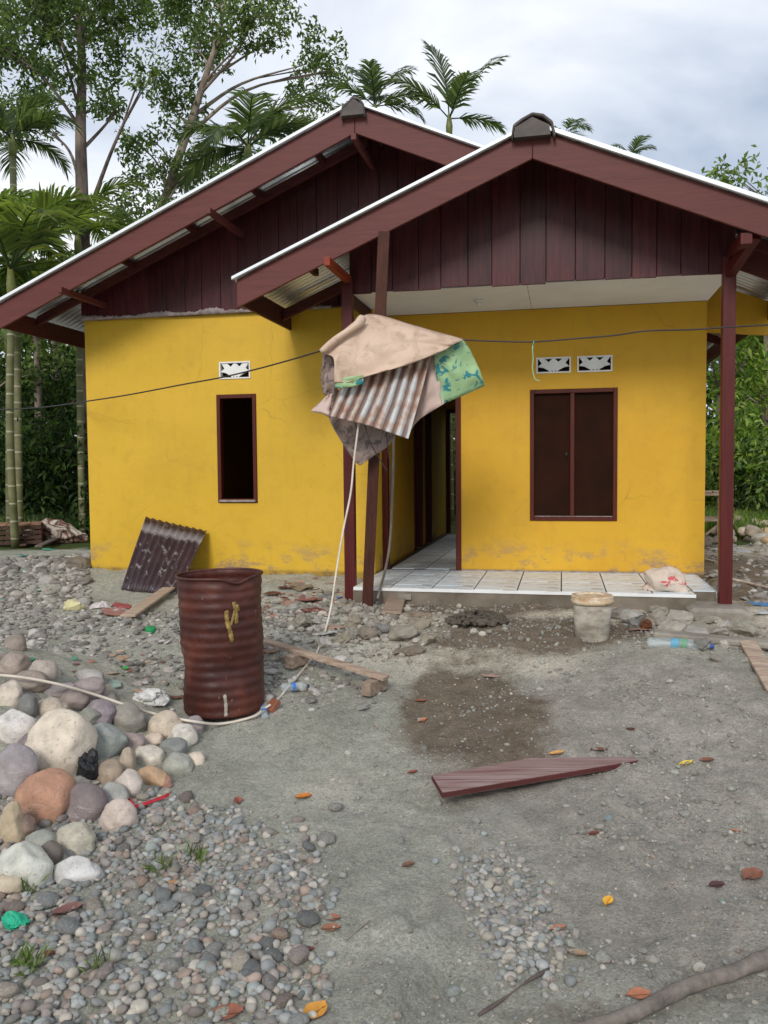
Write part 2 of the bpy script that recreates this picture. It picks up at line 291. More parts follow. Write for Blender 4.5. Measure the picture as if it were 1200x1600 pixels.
c = t.mix(t.math('MULTIPLY', t.ramp(wn_, thr(.3, .62)), .9), c, t.ramp(t.noise(9, 6, .7), [(.35, srgb(92, 78, 64)), (.65, srgb(120, 106, 90))]))
gn = t.ramp(t.math('ADD', spc.outputs[1], t.math('MULTIPLY', t.math('SUBTRACT', t.noise(1.2, 5, .6), .5), .8)), thr(.4, .65))
c = t.mix(gn, c, srgb(66, 78, 40))
vo = t.n('ShaderNodeTexVoronoi'); vo.inputs['Scale'].default_value = 42; t.l(t.tc.outputs['Object'], vo.inputs[0])
sepv = t.n('ShaderNodeSeparateColor'); t.l(vo.outputs['Color'], sepv.inputs[0])
spk = t.math('MULTIPLY', t.ramp(vo.outputs['Distance'], [(.15, (1, 1, 1)), (.26, (0, 0, 0))]), t.ramp(sepv.outputs[0], thr(.8, .84)))
c = t.mix(t.math('MULTIPLY', spk, .75), c, t.ramp(sepv.outputs[1], [(0, srgb(90, 84, 80)), (.5, srgb(170, 165, 158)), (1, srgb(215, 210, 200))]))
vo2 = t.n('ShaderNodeTexVoronoi'); vo2.inputs['Scale'].default_value = 130; t.l(t.tc.outputs['Object'], vo2.inputs[0])
sv2 = t.n('ShaderNodeSeparateColor'); t.l(vo2.outputs['Color'], sv2.inputs[0])
c = t.mix(.35, c, t.mix(1.0, c, t.ramp(sv2.outputs[0], [(0, (.45,) * 3), (1, (1.7,) * 3)]), 'MULTIPLY'))
c = t.mix(1.0, c, (1.38, 1.39, 1.38, 1), 'MULTIPLY'); t.col(c); t.rough(.95); t.b.inputs['Specular IOR Level'].default_value = .15
t.bump(t.noise(6, 10, .8), 1.0, .07); t.bump(spk, .6, .008); t.bump(vo2.outputs['Distance'], .35, .004); M['ground'] = t.m
# ------------------------------------------------------------------ mesh helpers
def tag(o, label=None, cat=None, group=None, kind=None):
    if label: o['label'] = label
    if cat: o['category'] = cat
    if group: o['group'] = group
    if kind: o['kind'] = kind
    return o
def empty(name, loc=(0, 0, 0), rz=0):
    o = bpy.data.objects.new(name, None); o.location = loc; o.rotation_euler = (0, 0, rz); o.empty_display_size = .1
    COL.objects.link(o); return o
def link(name, me, parent=None, color=None):
    o = bpy.data.objects.new(name, me); COL.objects.link(o)
    if parent is not None: o.parent = parent
    if color: o.color = color
    return o
def npmesh(name, V, F, mat, parent=None, col=None, smooth=False, uv=None, recenter=False):
    V = np.asarray(V, np.float32); F = np.asarray(F, np.int32)
    base = None
    if recenter:
        base = np.array([V[:, 0].mean(), V[:, 1].mean(), V[:, 2].min()]); V = V - base.astype(np.float32)
    me = bpy.data.meshes.new(name); k = F.shape[1]
    me.vertices.add(len(V)); me.vertices.foreach_set('co', V.ravel())
    me.loops.add(F.size); me.loops.foreach_set('vertex_index', F.ravel())
    me.polygons.add(len(F)); me.polygons.foreach_set('loop_start', np.arange(0, F.size, k, dtype=np.int32)); me.polygons.foreach_set('loop_total', np.full(len(F), k, np.int32))
    me.polygons.foreach_set('use_smooth', np.full(len(F), smooth))
    if col is not None:
        at = me.color_attributes.new('Col', 'FLOAT_COLOR', 'POINT'); c4 = np.ones((len(V), 4), np.float32); c4[:, :3] = col; at.data.foreach_set('color', c4.ravel())
    if uv is not None:
        ul = me.uv_layers.new(name='UV'); ul.data.foreach_set('uv', np.asarray(uv, np.float32)[F.ravel()].ravel())
    me.update(calc_edges=True); me.validate(); me.materials.append(mat)
    o = link(name, me, parent)
    if recenter: o.location = base
    return o
class MB:
    def __init__(s): s.v = []; s.f = []
    def box(s, a, b):
        (x0, y0, z0), (x1, y1, z1) = a, b; n = len(s.v)
        s.v += [(x0, y0, z0), (x1, y0, z0), (x1, y1, z0), (x0, y1, z0), (x0, y0, z1), (x1, y0, z1), (x1, y1, z1), (x0, y1, z1)]
        s.f += [tuple(n + i for i in q) for q in ((0, 3, 2, 1), (4, 5, 6, 7), (0, 1, 5, 4), (1, 2, 6, 5), (2, 3, 7, 6), (3, 0, 4, 7))]; return s
    def prism(s, poly, v0, v1):        # poly of (u,z), extruded along v
        n = len(s.v); k = len(poly)
        s.v += [(u, v0, z) for u, z in poly] + [(u, v1, z) for u, z in poly]
        s.f += [tuple(n + i for i in range(k)), tuple(n + k + i for i in reversed(range(k)))]
        s.f += [(n + i, n + k + i, n + k + (i + 1) % k, n + (i + 1) % k) for i in range(k)]; return s
    def bar(s, p, q, w, h, up=(0, 0, 1)):
        p = Vector(p); q = Vector(q); d = (q - p).normalized(); up = Vector(up); sx = d.cross(up).normalized(); uz = sx.cross(d).normalized(); n = len(s.v)
        for c in (p, q):
            for a, b in ((-1, -1), (1, -1), (1, 1), (-1, 1)): s.v.append(tuple(c + sx * a * w / 2 + uz * b * h / 2))
        s.f += [tuple(n + i for i in qd) for qd in ((0, 1, 2, 3), (7, 6, 5, 4), (0, 4, 5, 1), (1, 5, 6, 2), (2, 6, 7, 3), (3, 7, 4, 0))]; return s
    def tube(s, pts, rad, sides=8, cap=True):
        pts = [Vector(p) for p in pts]; k = len(pts)
        if not hasattr(rad, '__len__'): rad = [rad] * k
        n0 = len(s.v); t0 = (pts[1] - pts[0]).normalized(); nrm = t0.orthogonal().normalized()
        for i, p in enumerate(pts):
            t = (pts[min(i + 1, k - 1)] - pts[max(i - 1, 0)]).normalized(); nrm = (nrm - t * nrm.dot(t)).normalized(); b = t.cross(nrm)
            for j in range(sides):
                a = 2 * pi * j / sides; s.v.append(tuple(p + (nrm * cos(a) + b * sin(a)) * rad[i]))
        for i in range(k - 1):
            for j in range(sides):
                a = n0 + i * sides + j; b_ = n0 + i * sides + (j + 1) % sides; s.f.append((a, b_, b_ + sides, a + sides))
        if cap: s.f += [tuple(n0 + j for j in reversed(range(sides))), tuple(n0 + (k - 1) * sides + j for j in range(sides))]
        return s
    def build(s, name, mat, parent=None, smooth=False, bevel=0, recenter=False, color=None):
        me = bpy.data.meshes.new(name); v = s.v; base = None
        if recenter:
            a = np.array(v); base = Vector((a[:, 0].mean(), a[:, 1].mean(), a[:, 2].min())); v = [tuple(Vector(p) - base) for p in v]
        me.from_pydata(v, [], s.f)
        bm = bmesh.new(); bm.from_mesh(me); bmesh.ops.recalc_face_normals(bm, faces=bm.faces); bm.to_mesh(me); bm.free()
        if smooth: me.polygons.foreach_set('use_smooth', [True] * len(me.polygons))
        me.materials.append(mat); o = link(name, me, parent, color)
        if base is not None: o.location = base
        if bevel:
            m = o.modifiers.new('bevel', 'BEVEL'); m.width = bevel; m.segments = 1; m.limit_method = 'ANGLE'
        return o
def catmull(P, n=8):
    P = [Vector(p) for p in P]; P = [P[0] * 2 - P[1]] + P + [P[-1] * 2 - P[-2]]; o = []
    for i in range(1, len(P) - 2):
        a, b, c, d = P[i - 1:i + 3]
        for k in range(n):
            t = k / n; o.append(.5 * ((2 * b) + (c - a) * t + (2 * a - 5 * b + 4 * c - d) * t * t + (3 * b - a - 3 * c + d) * t**3))
    o.append(P[-2]); return o
# icosphere template
def ico(sub):
    bm = bmesh.new(); bmesh.ops.create_icosphere(bm, subdivisions=sub, radius=1); V = np.array([v.co[:] for v in bm.verts]); F = np.array([[v.index for v in f.verts] for f in bm.faces]); bm.free(); return V, F
ICO = {k: ico(k + 1) for k in (0, 1, 2, 3, 4)}
def n3(V, sc, seed):
    return fbm(V[:, 0] * sc + seed + V[:, 2] * 1.7, V[:, 1] * sc - V[:, 2] * 1.3 * sc + seed * 3, 2, int(seed) % 50)
def rock_verts(sub, seed, amp=.18, flat=True):
    V, F = ICO[sub]; V = V.copy(); r = np.random.default_rng(int(seed * 97) + 5)
    for k in range(7 if flat else 3):                      # worn facets
        d = r.normal(size=3); d /= np.linalg.norm(d); h = r.uniform(.7, .93); p = V @ d
        V = V - np.maximum(p - h, 0)[:, None] * d[None] * .82
    V = V * (1 + amp * n3(V, .9, seed) + amp * .25 * n3(V, 3, seed + 7))[:, None]
    return V, F
# ------------------------------------------------------------------ ground
xs = np.concatenate([-np.geomspace(400, 5.2, 36), np.arange(-5, 4.6, .034), np.geomspace(4.8, 400, 36)])
ys = np.concatenate([-np.geomspace(300, 1.5, 12)[:-1], np.linspace(-1.4, 1.5, 6), np.arange(1.6, 9.8, .034), np.linspace(10, 24, 50), np.geomspace(25, 600, 22)])
X, Y = np.meshgrid(xs, ys); Z = hfun(X, Y)
gv = np.stack([X, Y, Z], -1).reshape(-1, 3); nx, ny = len(xs), len(ys)
idx = np.arange(nx * ny).reshape(ny, nx); gf = np.stack([idx[:-1, :-1], idx[:-1, 1:], idx[1:, 1:], idx[1:, :-1]], -1).reshape(-1, 4)
def ell(px, py, rx, ry, k=1.0):
    c = G(px, py); return k * np.exp(-(((gv[:, 0] - c.x) / rx)**2 + ((gv[:, 1] - c.y) / ry)**2))
wet = ell(760, 1125, .45, .75, 1.0) + ell(690, 1100, .3, .6, .5) + ell(850, 985, 1.0, .5, 1.1) + ell(760, 950, 1.1, .3, 1.2) + ell(250, 905, 1.6, .2, .35) + ell(430, 960, .5, .3, .4) + ell(870, 1590, .3, .12, .5) + ell(1165, 885, 2.2, 2.2, .75) + ell(1180, 930, .8, .8, .4)
u_, v_ = to_uv(gv[:, 0], gv[:, 1])
grass_m = ss(12.2, 15, gv[:, 1] + .0 * gv[:, 0]) + ss(-3, -4.2, gv[:, 1]); grass_m = np.clip(grass_m + .9 * ss(11.3, 13.0, gv[:, 1]) * ss(5.5, 8, gv[:, 0]), 0, 1)
warm = np.clip(ss(5, 7.5, gv[:, 1]) * ss(-.8, .4, gv[:, 0]), 0, 1) + .3
pale = ell(720, 1012, .55, .3, .9) + ell(820, 1035, .8, .35, .6) + ell(560, 1040, .5, .4, .4) + ell(480, 1230, .9, .5, .35) + ell(900, 1000, .3, .25, .3)
mauve = ell(1080, 1230, 1.2, 1.3, 1.0) + ell(1000, 1100, 1.2, .9, .8) + ell(1050, 1420, .7, .6, .7)
ground = npmesh('ground', gv, gf, M['ground'], col=np.stack([wet, grass_m, warm], -1), smooth=True); tag(ground, kind='structure')
at_ = ground.data.color_attributes.new('Col2', 'FLOAT_COLOR', 'POINT'); c4_ = np.ones((len(gv), 4), np.float32); c4_[:, 0] = pale; c4_[:, 1] = mauve; at_.data.foreach_set('color', c4_.ravel())
# ------------------------------------------------------------------ house
house = empty('house', (HX, HY, 0), -YAW)
tag(house, 'unfinished yellow plastered house with maroon gable boards, tiled porch and zinc roof', 'house')
UL, UR, UC = -5.57, 1.254, -2.15; VL = -.4; VB = 5.3; WT = 3.43; T = .14
def wallpart(name, mats, boxes, mat):
    b = MB()
    for bx in boxes: b.box(*bx)
    return b.build(name, M[mat], house)
# left front wall, hole for window u -3.967..-3.499 z 1.33..2.536, vent -3.92..-3.56 z 2.71..2.895
LW = (-3.967, -3.499, 1.33, 2.536); LV = (-3.925, -3.56, 2.705, 2.895)
def front_wall(name, u0, u1, z0, z1, holes, v, mat, th=T):
    us = sorted({u0, u1, *[h[0] for h in holes], *[h[1] for h in holes]}); zs = sorted({z0, z1, *[h[2] for h in holes], *[h[3] for h in holes]})
    ui = {a: i for i, a in enumerate(us)}; V = []; F = []
    nu, nz = len(us), len(zs)
    for vv in (v, v + th):
        for z in zs:
            for u in us: V.append((u, vv, z))
    solid = [[not any(h[0] - 1e-6 <= us[i] and us[i + 1] <= h[1] + 1e-6 and h[2] - 1e-6 <= zs[j] and zs[j + 1] <= h[3] + 1e-6 for h in holes) for i in range(nu - 1)] for j in range(nz - 1)]
    ix = lambda s, j, i: s * nu * nz + j * nu + i
    for j in range(nz - 1):
        for i in range(nu - 1):
            if not solid[j][i]: continue
            F.append((ix(0, j, i), ix(0, j, i + 1), ix(0, j + 1, i + 1), ix(0, j + 1, i)))
            F.append((ix(1, j, i), ix(1, j + 1, i), ix(1, j + 1, i + 1), ix(1, j, i + 1)))
            for dj, di, a, b in ((0, -1, (j, i), (j + 1, i)), (0, 1, (j + 1, i + 1), (j, i + 1)), (-1, 0, (j, i + 1), (j, i)), (1, 0, (j + 1, i), (j + 1, i + 1))):
                jj, ii = j + dj, i + di
                if not (0 <= jj < nz - 1 and 0 <= ii < nu - 1 and solid[jj][ii]):
                    F.append((ix(0, *a), ix(0, *b), ix(1, *b), ix(1, *a)))
    b = MB(); b.v = V; b.f = F; return b.build(name, M[mat], house)
DU0, DU1, DZ = -2.17, -1.29, 3.12
RW = (-.536, .376, 1.12, 2.53); RV1 = (-.469, -.107, 2.70, 2.87); RV2 = (-.041, .32, 2.70, 2.87)
front_wall('wall', UL, -2.17, .2, WT, [LW, LV], VL, 'wall_l')
front_wall('wall', DU0, UR, FZ - .02, 3.385, [RW, RV1, RV2, (DU0, DU1, FZ - .02, DZ)], 0, 'wall_r')
# hall wall that faces right, with two door openings
def side_wall(name, u, th, v0, v1, z0, z1, holes, mat):
    b = MB(); hs = sorted(holes); c = v0
    for (a, d, zt) in hs:
        b.box((u - th, c, z0), (u, a, z1)); b.box((u - th, a, zt), (u, d, z1)); c = d
    b.box((u - th, c, z0), (u, v1, z1)); return b.build(name, M[mat], house)
side_wall('wall', -2.172, .13, VL + .141, VB, .2, WT - .002, [(2.05, 2.75, 2.75), (3.0, 3.6, 2.75)], 'wall_l')
side_wall('wall', UL + T, T, VL + .141, VB, .2, WT - .002, [], 'wall_l')
side_wall('wall', UR - .001, T, .141, VB, .2, WT - .002, [], 'wall_r')
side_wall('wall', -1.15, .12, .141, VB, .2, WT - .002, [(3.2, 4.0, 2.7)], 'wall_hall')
front_wall('wall', UL, UR, .2, WT, [(-2.165, -1.32, .2, 2.72)], VB, 'wall_l')
MB().box((UL + T, VL + .15, WT - .09), (-2.302, VB, WT - .07)).box((-1.149, .15, WT - .09), (UR - T - .01, VB, WT - .07)).box((-2.17, .15, WT - .09), (-1.28, VB, WT - .07)).build('room_ceiling', M['wall_in'], house)
MB().box((UL + .05, VL + .05, .1), (-2.31, VB - .01, FZ - .03)).box((-2.3, .0, .1), (UR - .03, VB + .1, FZ - .03)).build('floor_slab', M['conc'], house)
# yellow piece closing the eave on the right
MB().prism([(1.256, 3.12), (1.92, 3.06), (1.92, 3.40), (1.256, 3.66)], .3, .36).build('eave_infill', M['wall_r'], house)
MB().prism([(-2.168, 3.386), (1.252, 3.386), (1.252, 3.62), (-2.15, 4.4)], .0, .02).build('gable_backing', M['rafter'], house)
# roofs
SL = .43; MZ = 5.185; PZ = 4.545; PC = -.445; PSL = .418
def mz(u): return MZ - SL * abs(u - UC)
def pz(u): return PZ - PSL * abs(u - PC)
def corr(name, fa, u0, u1, v0, v1, mat='zinc', pitch=.10, amp=.02, parent=house, off=.012):
    n = int((v1 - v0) / pitch * 6); vv = np.linspace(v0, v1, n); V = []
    for k, u in enumerate(np.linspace(u0, u1, 5)):
        for v in vv: V.append((u, v, fa(u) + off + amp * cos(2 * pi * v / pitch)))
    V = np.array(V); i = np.arange(4 * n).reshape(4, n)[:, :-1]; F = np.stack([i, i + 1, i + 1 + n, i + n], -1).reshape(-1, 4)
    o = npmesh(name, V, F, M[mat], parent, smooth=True); m = o.modifiers.new('s', 'SOLIDIFY'); m.thickness = .0015; return o
MU0, MU1 = -6.12, 1.93; PU0, PU1 = -3.1, 1.93
corr('roof_sheet', mz, MU0 - .05, UC, -1.235, VB + .8); corr('roof_sheet', mz, UC, MU1 + .05, -1.235, VB + .8)
corr('roof_sheet', pz, PU0 - .03, PC, -1.94, -.43)
# right porch slope runs back until it meets the main roof
corr('roof_sheet', pz, PC, PU1 + .03, -1.94, -.2)
def fas(u0, u1, fn, v, h, name='fascia_board', top=-.004):
    b = MB(); b.prism([(u0, fn(u0) + top), (u1, fn(u1) + top), (u1, fn(u1) + top - h), (u0, fn(u0) + top - h)], v, v + .03); return b.build(name, M['fascia'], house, bevel=.004)
fas(MU0, UC - .002, mz, -1.2, .262); fas(UC + .002, MU1, mz, -1.2, .262)
fas(PU0, PC - .002, pz, -1.9, .255); fas(PC + .002, PU1, pz, -1.9, .255)
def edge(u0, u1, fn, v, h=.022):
    MB().prism([(u0, fn(u0) - .002), (u1, fn(u1) - .002), (u1, fn(u1) + h), (u0, fn(u0) + h)], v - .028, v + .01).build('roof_lip_glint', M['lip_glint'], house, bevel=.002)  # strip for the bent sheet lip, its sky glint put into the colour
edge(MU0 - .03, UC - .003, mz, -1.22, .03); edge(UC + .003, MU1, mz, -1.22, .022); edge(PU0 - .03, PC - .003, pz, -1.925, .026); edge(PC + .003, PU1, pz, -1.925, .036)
# eave boards running back
def eave(u, fn, v0, v1, h=.2, t=.03):
    MB().box((u, v0, fn(u) - .03 - h), (u + t, v1, fn(u) - .03)).build('eave_board', M['rafter'], house, bevel=.003)
eave(MU0, mz, -1.168, VB + .7); eave(MU1 - .03, mz, -1.168, VB + .7); eave(PU0, pz, -1.868, -.42); eave(PU1 - .03, pz, -1.868, -.2)
# purlins
def purl(u, fn, v0, v1, w=.05, h=.07, mat='rafter', drop=.002):
    z = fn(u) - drop; b = MB(); b.box((u - w / 2, v0, z - h), (u + w / 2, v1, z)); return b.build('purlin', M[mat], house, bevel=.003)
for u in (-5.55, -4.85, -4.1, -3.35, -2.65, -1.6, -.9, -.2, .5, 1.2): purl(u, mz, -1.165, -.36, drop=.012)
for u in (-2.55, -1.95, -1.35, -.8, -.1, .5, 1.1, 1.6): purl(u, pz, -1.865, -1.2, drop=.012)
for u, fn, v0, v1, d in ((-5.28, mz, -1.32, -.36, .235), (-3.62, mz, -1.32, -.36, .265), (-2.15, mz, -1.26, -.36, .29)): purl(u, fn, v0, v1, .05, .06, 'fascia', d)
purl(-2.2, pz, -2.06, -1.2, .055, .075, 'red', .27)
purl(1.25, pz, -1.88, -1.2, .09, .09, 'post', .27)
# rafters along the slope
def raf(u0, u1, fn, v, w=.05, h=.11, drop=.085):
    b = MB(); b.prism([(u0, fn(u0) - drop), (u1, fn(u1) - drop), (u1, fn(u1) - drop - h), (u0, fn(u0) - drop - h)], v, v + w); b.build('rafter', M['rafter'], house, bevel=.003)
raf(MU0 + .04, UC - .03, mz, -.56, .05, .10, .03); raf(1.3, PU1 - .04, pz, -1.32); raf(PU0 + .04, -2.2, pz, -.75); raf(PU0 + .04, -2.25, pz, -1.62, .05, .09, .03)
for v in (1.0, 2.6, 4.2): raf(1.26, MU1 - .04, mz, v)
# gable planks
def planks(u0, u1, step, fn, zb, v, seed):
    r = random.Random(seed); u = u0; k = 0
    while u < u1 - .02:
        w = min(step * r.uniform(.86, 1.13), u1 - u); a, b_ = u + .0018, u + w - .0018
        lo = zb + r.uniform(-.012, .012); off = r.uniform(0, .008); top = lambda q: fn(q) - .012
        poly = [(a, lo), (b_, lo + r.uniform(-.004, .004)), (b_, top(b_))]
        c = UC if fn is mz else PC
        if a < c < b_: poly.append((c, top(c)))
        poly.append((a, top(a)))
        if min(top(a), top(b_)) > lo + .02: MB().prism(poly, v - off, v - off + .02).build('plank', M['gable'], house, bevel=.003)
        u += w; k += 1
planks(UL - .02, UR + .02, .213, mz, 3.425, VL - .03, 3)
planks(-2.2, 1.28, .235, pz, 3.385, -1.275, 4)
MB().prism([(-2.19, 3.45), (1.27, 3.45), (1.27, pz(1.27) - .02), (PC, PZ - .02), (-2.19, pz(-2.19) - .02)], -1.25, -1.235).build('gable_backing', M['rafter'], house)
MB().prism([(UL, 3.45), (UR, 3.45), (UR, mz(UR) - .02), (UC, MZ - .02), (UL, mz(UL) - .02)], VL - .008, VL + .01).build('gable_backing', M['rafter'], house)
# mortar smear where the boards meet the plaster
V = []; F = []; n = 150
for i in range(n):
    u = UL - .01 + (-2.6 - UL) * i / (n - 1); a = .012 + .03 * max(0, fbm(u * 4., 2., 3, 4)) + .02 * random.random()
    V += [(u, VL - .05, WT - .012), (u, VL - .056, WT + a * .5), (u, VL - .05, WT + a), (u, VL - .02, WT + a), (u, VL - .02, WT - .012)]
    if i: b0 = (i - 1) * 5; F += [(b0 + j, b0 + 5 + j, b0 + 5 + (j + 1) % 5, b0 + (j + 1) % 5) for j in range(5)]
npmesh('mortar_seam', V, F, M['mortar'], house, smooth=True)
# porch ceiling
cl = MB().box((-2.185, -1.235, 3.39), (-.52, .02, 3.402)).build('ceiling_panel', M['ceil'], house)
MB().box((-.516, -1.235, 3.39), (1.262, .02, 3.402)).build('ceiling_panel', M['ceil'], house)
lh = MB().tube([(-1.02, -.62, 3.389), (-1.02, -.62, 3.365)], [.05, .05], 14).build('lamp_holder', M['white'], house, True)
MB().tube([(-1.02, -.62, 3.366), (-1.02, -.62, 3.33)], [.03, .022], 12).build('socket', M['white'], lh, True)
# beams behind porch gable and posts
MB().box((-2.21, -1.2, 3.405), (1.28, -1.1, 3.5)).build('beam', M['rafter'], house)
for v_ in (-.95,): MB().box((-2.22, v_ - .3, 3.28), (-2.19, .0, 3.42)).build('edge_trim', M['rafter'], house)
MB().box((-2.26, -1.36, .3), (-2.155, -1.28, pz(-2.2) - .3)).build('post', M['post'], house, bevel=.006)
MB().box((1.165, -1.37, .44), (1.275, -1.285, pz(1.22) - .34)).build('post', M['post'], house, bevel=.006)
# brackets: diagonal over right post
MB().bar((1.22, -1.33, 3.36), (1.33, -1.82, 3.56), .08, .09).build('bracket', M['post'], house, bevel=.004)
# ridge caps
def cap(uc, z, v0, v1, w=.23):
    P = [(-w, -.07), (-w * .86, .035), (-w * .45, .085), (0, .125), (w * .45, .09), (w * .86, .04), (w, -.07)]
    Q = [(a * .9, b - .025) for a, b in reversed(P)]
    b = MB(); b.prism([(uc + a, z + c) for a, c in P + Q], v0, v1); b.v = [(x + .02 * vn(x * 9, y * 6, 3), y, z_ + .025 * vn(x * 11 + 4, y * 8, 5)) for x, y, z_ in b.v]; b.build('ridge_cap', M['cap'], house, bevel=.01)
    MB().prism([(uc - w * .86, z - .06), (uc + w * .86, z - .06), (uc + w * .8, z + .02), (uc, z + .095), (uc - w * .8, z + .02)], v0 + .006, v0 + .12).build('ridge_block', M['cap'], house)
cap(PC, PZ - .045, -1.99, -.5, .175); cap(UC, MZ - .065, -1.28, VB + .8, .13)
# windows
def wframe(r, v, mull=None, d=.07, w=.045, panels=False):
    u0, u1, z0, z1 = r; root = None
    f = MB(); g = .002
    f.box((u0 + g, v - .015, z0 + g), (u0 + w, v + d, z1 - g)).box((u1 - w, v - .015, z0 + g), (u1 - g, v + d, z1 - g)).box((u0 + w, v - .013, z1 - w), (u1 - w, v + d, z1 - g)).box((u0 + w, v - .017, z0 + g), (u1 - w, v + d, z0 + w))
    if mull: f.box((mull - .022, v - .012, z0 + w), (mull + .022, v + d, z1 - w))
    fr = f.build('window', M['frame'], house, bevel=.004)
    return fr
wl = wframe(LW, VL); wr = wframe(RW, 0, -.09)
MB().box((LW[0] + .02, VL - .03, LW[2] + .012), (LW[1] - .02, VL - .0175, LW[2] + .035)).build('sill_strip', M['mortar'], wl)
for a, b_ in ((RW[0] + .045, -.112), (-.068, RW[1] - .045)):
    MB().box((a, .03, RW[2] + .045), (b_, .05, RW[3] - .045)).build('shutter_panel', M['shutter'], wr)
MB().tube([(-.15, .012, 1.83), (-.15, .028, 1.83)], .02, 12).build('latch', M['black_cable'], wr, True)
MB().tube([(-.15, .005, 1.80), (-.15, .005, 1.86)], .006, 8).build('latch', M['black_cable'], wr, True)
MB().box((RW[0] + .05, -.018, RW[2] + .046), (RW[1] - .05, .02, RW[2] + .053)).build('sill_dust', M['mortar'], wr)
# vent blocks: white frames with cut out petals
def vent(r, v):
    u0, u1, z0, z1 = r; w, h = u1 - u0, z1 - z0; root = MB()
    t = .016
    root.box((u0, v - .012, z0), (u0 + t, v + .1, z1)).box((u1 - t, v - .012, z0), (u1, v + .1, z1)).box((u0 + t, v - .011, z0), (u1 - t, v + .1, z0 + t)).box((u0 + t, v - .011, z1 - t), (u1 - t, v + .1, z1))
    fr = root.build('vent_block', M['white'], house, bevel=.002)
    def P(a, b): return (u0 + w * a, z0 + h * b)
    # petals of the carved pattern: fan shaped body between the holes
    b = MB(); vv0, vv1 = v + .002, v + .04
    b.prism([P(.04, .42), P(.16, .62), P(.06, .92), P(.24, .92), P(.36, .70), P(.47, .92), P(.53, .92), P(.64, .70), P(.76, .92), P(.94, .92), P(.84, .62), P(.96, .42), P(.80, .36), P(.66, .20), P(.60, .08), P(.40, .08), P(.34, .20), P(.20, .36)], vv0, vv1)
    b.build('carving', M['white'], fr)
    MB().box((u0 + t, v + .06, z0 + t), (u1 - t, v + .065, z1 - t)).build('mesh_backing', M['shutter'], fr)
    b2 = MB(); b2.prism([P(.42, .09), P(.46, .2), P(.5, .09)], v + .001, v + .045); b2.prism([P(.52, .09), P(.56, .2), P(.6, .09)], v + .0012, v + .0452); b2.build('carving', M['mortar'], fr)
vent(LV, VL); vent(RV1, 0); vent(RV2, 0)
# door frame at the front doorway, inner door frames
def dframe(u0, u1, v, zt, zb=FZ, w=.06, d=.1):
    f = MB(); f.box((u0, v - .012, zb), (u0 + w, v + d, zt)).box((u1 - w, v - .012, zb), (u1, v + d, zt)).box((u0 + w, v - .01, zt - w), (u1 - w, v + d, zt)); f.build('door_frame', M['frame'], house, bevel=.004)
dframe(-2.168, -1.282, .0, DZ - .01); dframe(-2.163, -1.322, VB - .03, 2.71)
for a, b_ in ((2.05, 2.75), (3.0, 3.6)):
    f = MB()
    for v_ in (a, b_ - .05): f.box((-2.31, v_, FZ), (-2.162, v_ + .05, 2.75))
    f.box((-2.31, a + .05, 2.70), (-2.162, b_ - .05, 2.75)); f.build('door_frame', M['frame'], house, bevel=.003)
# porch floor: slab > tiles
slab = MB().prism([(-2.16, .2), (1.17, .2), (1.17, FZ - .012), (-2.16, FZ - .012)], -1.18, -.002).box((-2.16, -1.415, .2), (.965, -1.181, FZ - .012)).build('porch_slab', M['slabconc'], house)
tm = {}
def tile(u0, u1, v0, v1, par, z=FZ):
    key = (round(u1 - u0, 3), round(v1 - v0, 3))
    if key not in tm:
        b = MB().box((0, 0, -.011), (key[0], key[1], 0)); o = b.build('tile', M['tile'], par, bevel=.0015); tm[key] = o.data
    else:
        o = link('tile', tm[key], par); m = o.modifiers.new('b', 'BEVEL'); m.width = .0015; m.segments = 1
    o.location = (u0, v0, z + random.uniform(-.0012, .0012)); return o
g = .006
rows = [(-1.42, -1.19), (-1.19, -.79), (-.79, -.39), (-.39, -.005)]
for (a, b_) in rows:
    u = -2.16 if a < -1 else -2.16
    cols = [-2.16, -1.8, -1.4, -1.0, -.6, -.2, .2, .6, .965] + ([1.17] if a > -1.3 else [])
    for c, d in zip(cols[:-1], cols[1:]): tile(c + g, d - g, a + g, b_ - g, slab)
MB().box((-2.155, -1.424, FZ - .032), (.965, -1.4155, FZ - .002)).build('edge_trim', M['white'], slab)
MB().box((1.1705, -1.18, FZ - .032), (1.178, -.02, FZ - .002)).build('edge_trim', M['white'], slab)
MB().box((-2.155, -1.4152, FZ - .0118), (.964, -1.181, FZ - .008)).box((-2.155, -1.1805, FZ - .0118), (1.169, -.003, FZ - .008)).build('grout_bed', M['grout'], slab)
hall = MB().box((-2.169, .003, FZ - .0295), (-1.272, VB - .04, FZ - .010)).build('hall_floor', M['grout'], house)
v_ = .115
while v_ < VB - .45:
    for c, d in ((-2.1, -1.7), (-1.7, -1.285)): tile(c + g, d - g, v_ + g, v_ + .4 - g, hall)
    v_ += .4
# skirting edge at porch wall base
MB().box((-1.28, -.012, FZ), (1.25, -.001, FZ + .012)).build('skirting', M['mortar'], house)
# concrete pad under the post
MB().prism([(.85, .2), (1.42, .2), (1.40, .44), (1.30, .475), (.88, .48)], -1.66, -1.19).build('post_pad', M['conc'], house, bevel=.03)
# conduit by the doorway
cd = MB().tube(catmull([atY(*p) for p in ((616, 560, 8.55), (615, 700, 8.55), (613, 780, 8.5), (609, 850, 8.4), (602, 890, 8.2), (590, 935, 7.7))], 6), .013, 8).build('conduit', M['grey_pipe'], None, True, recenter=True); tag(cd, 'grey flexible conduit hanging down beside the front doorway', 'conduit')

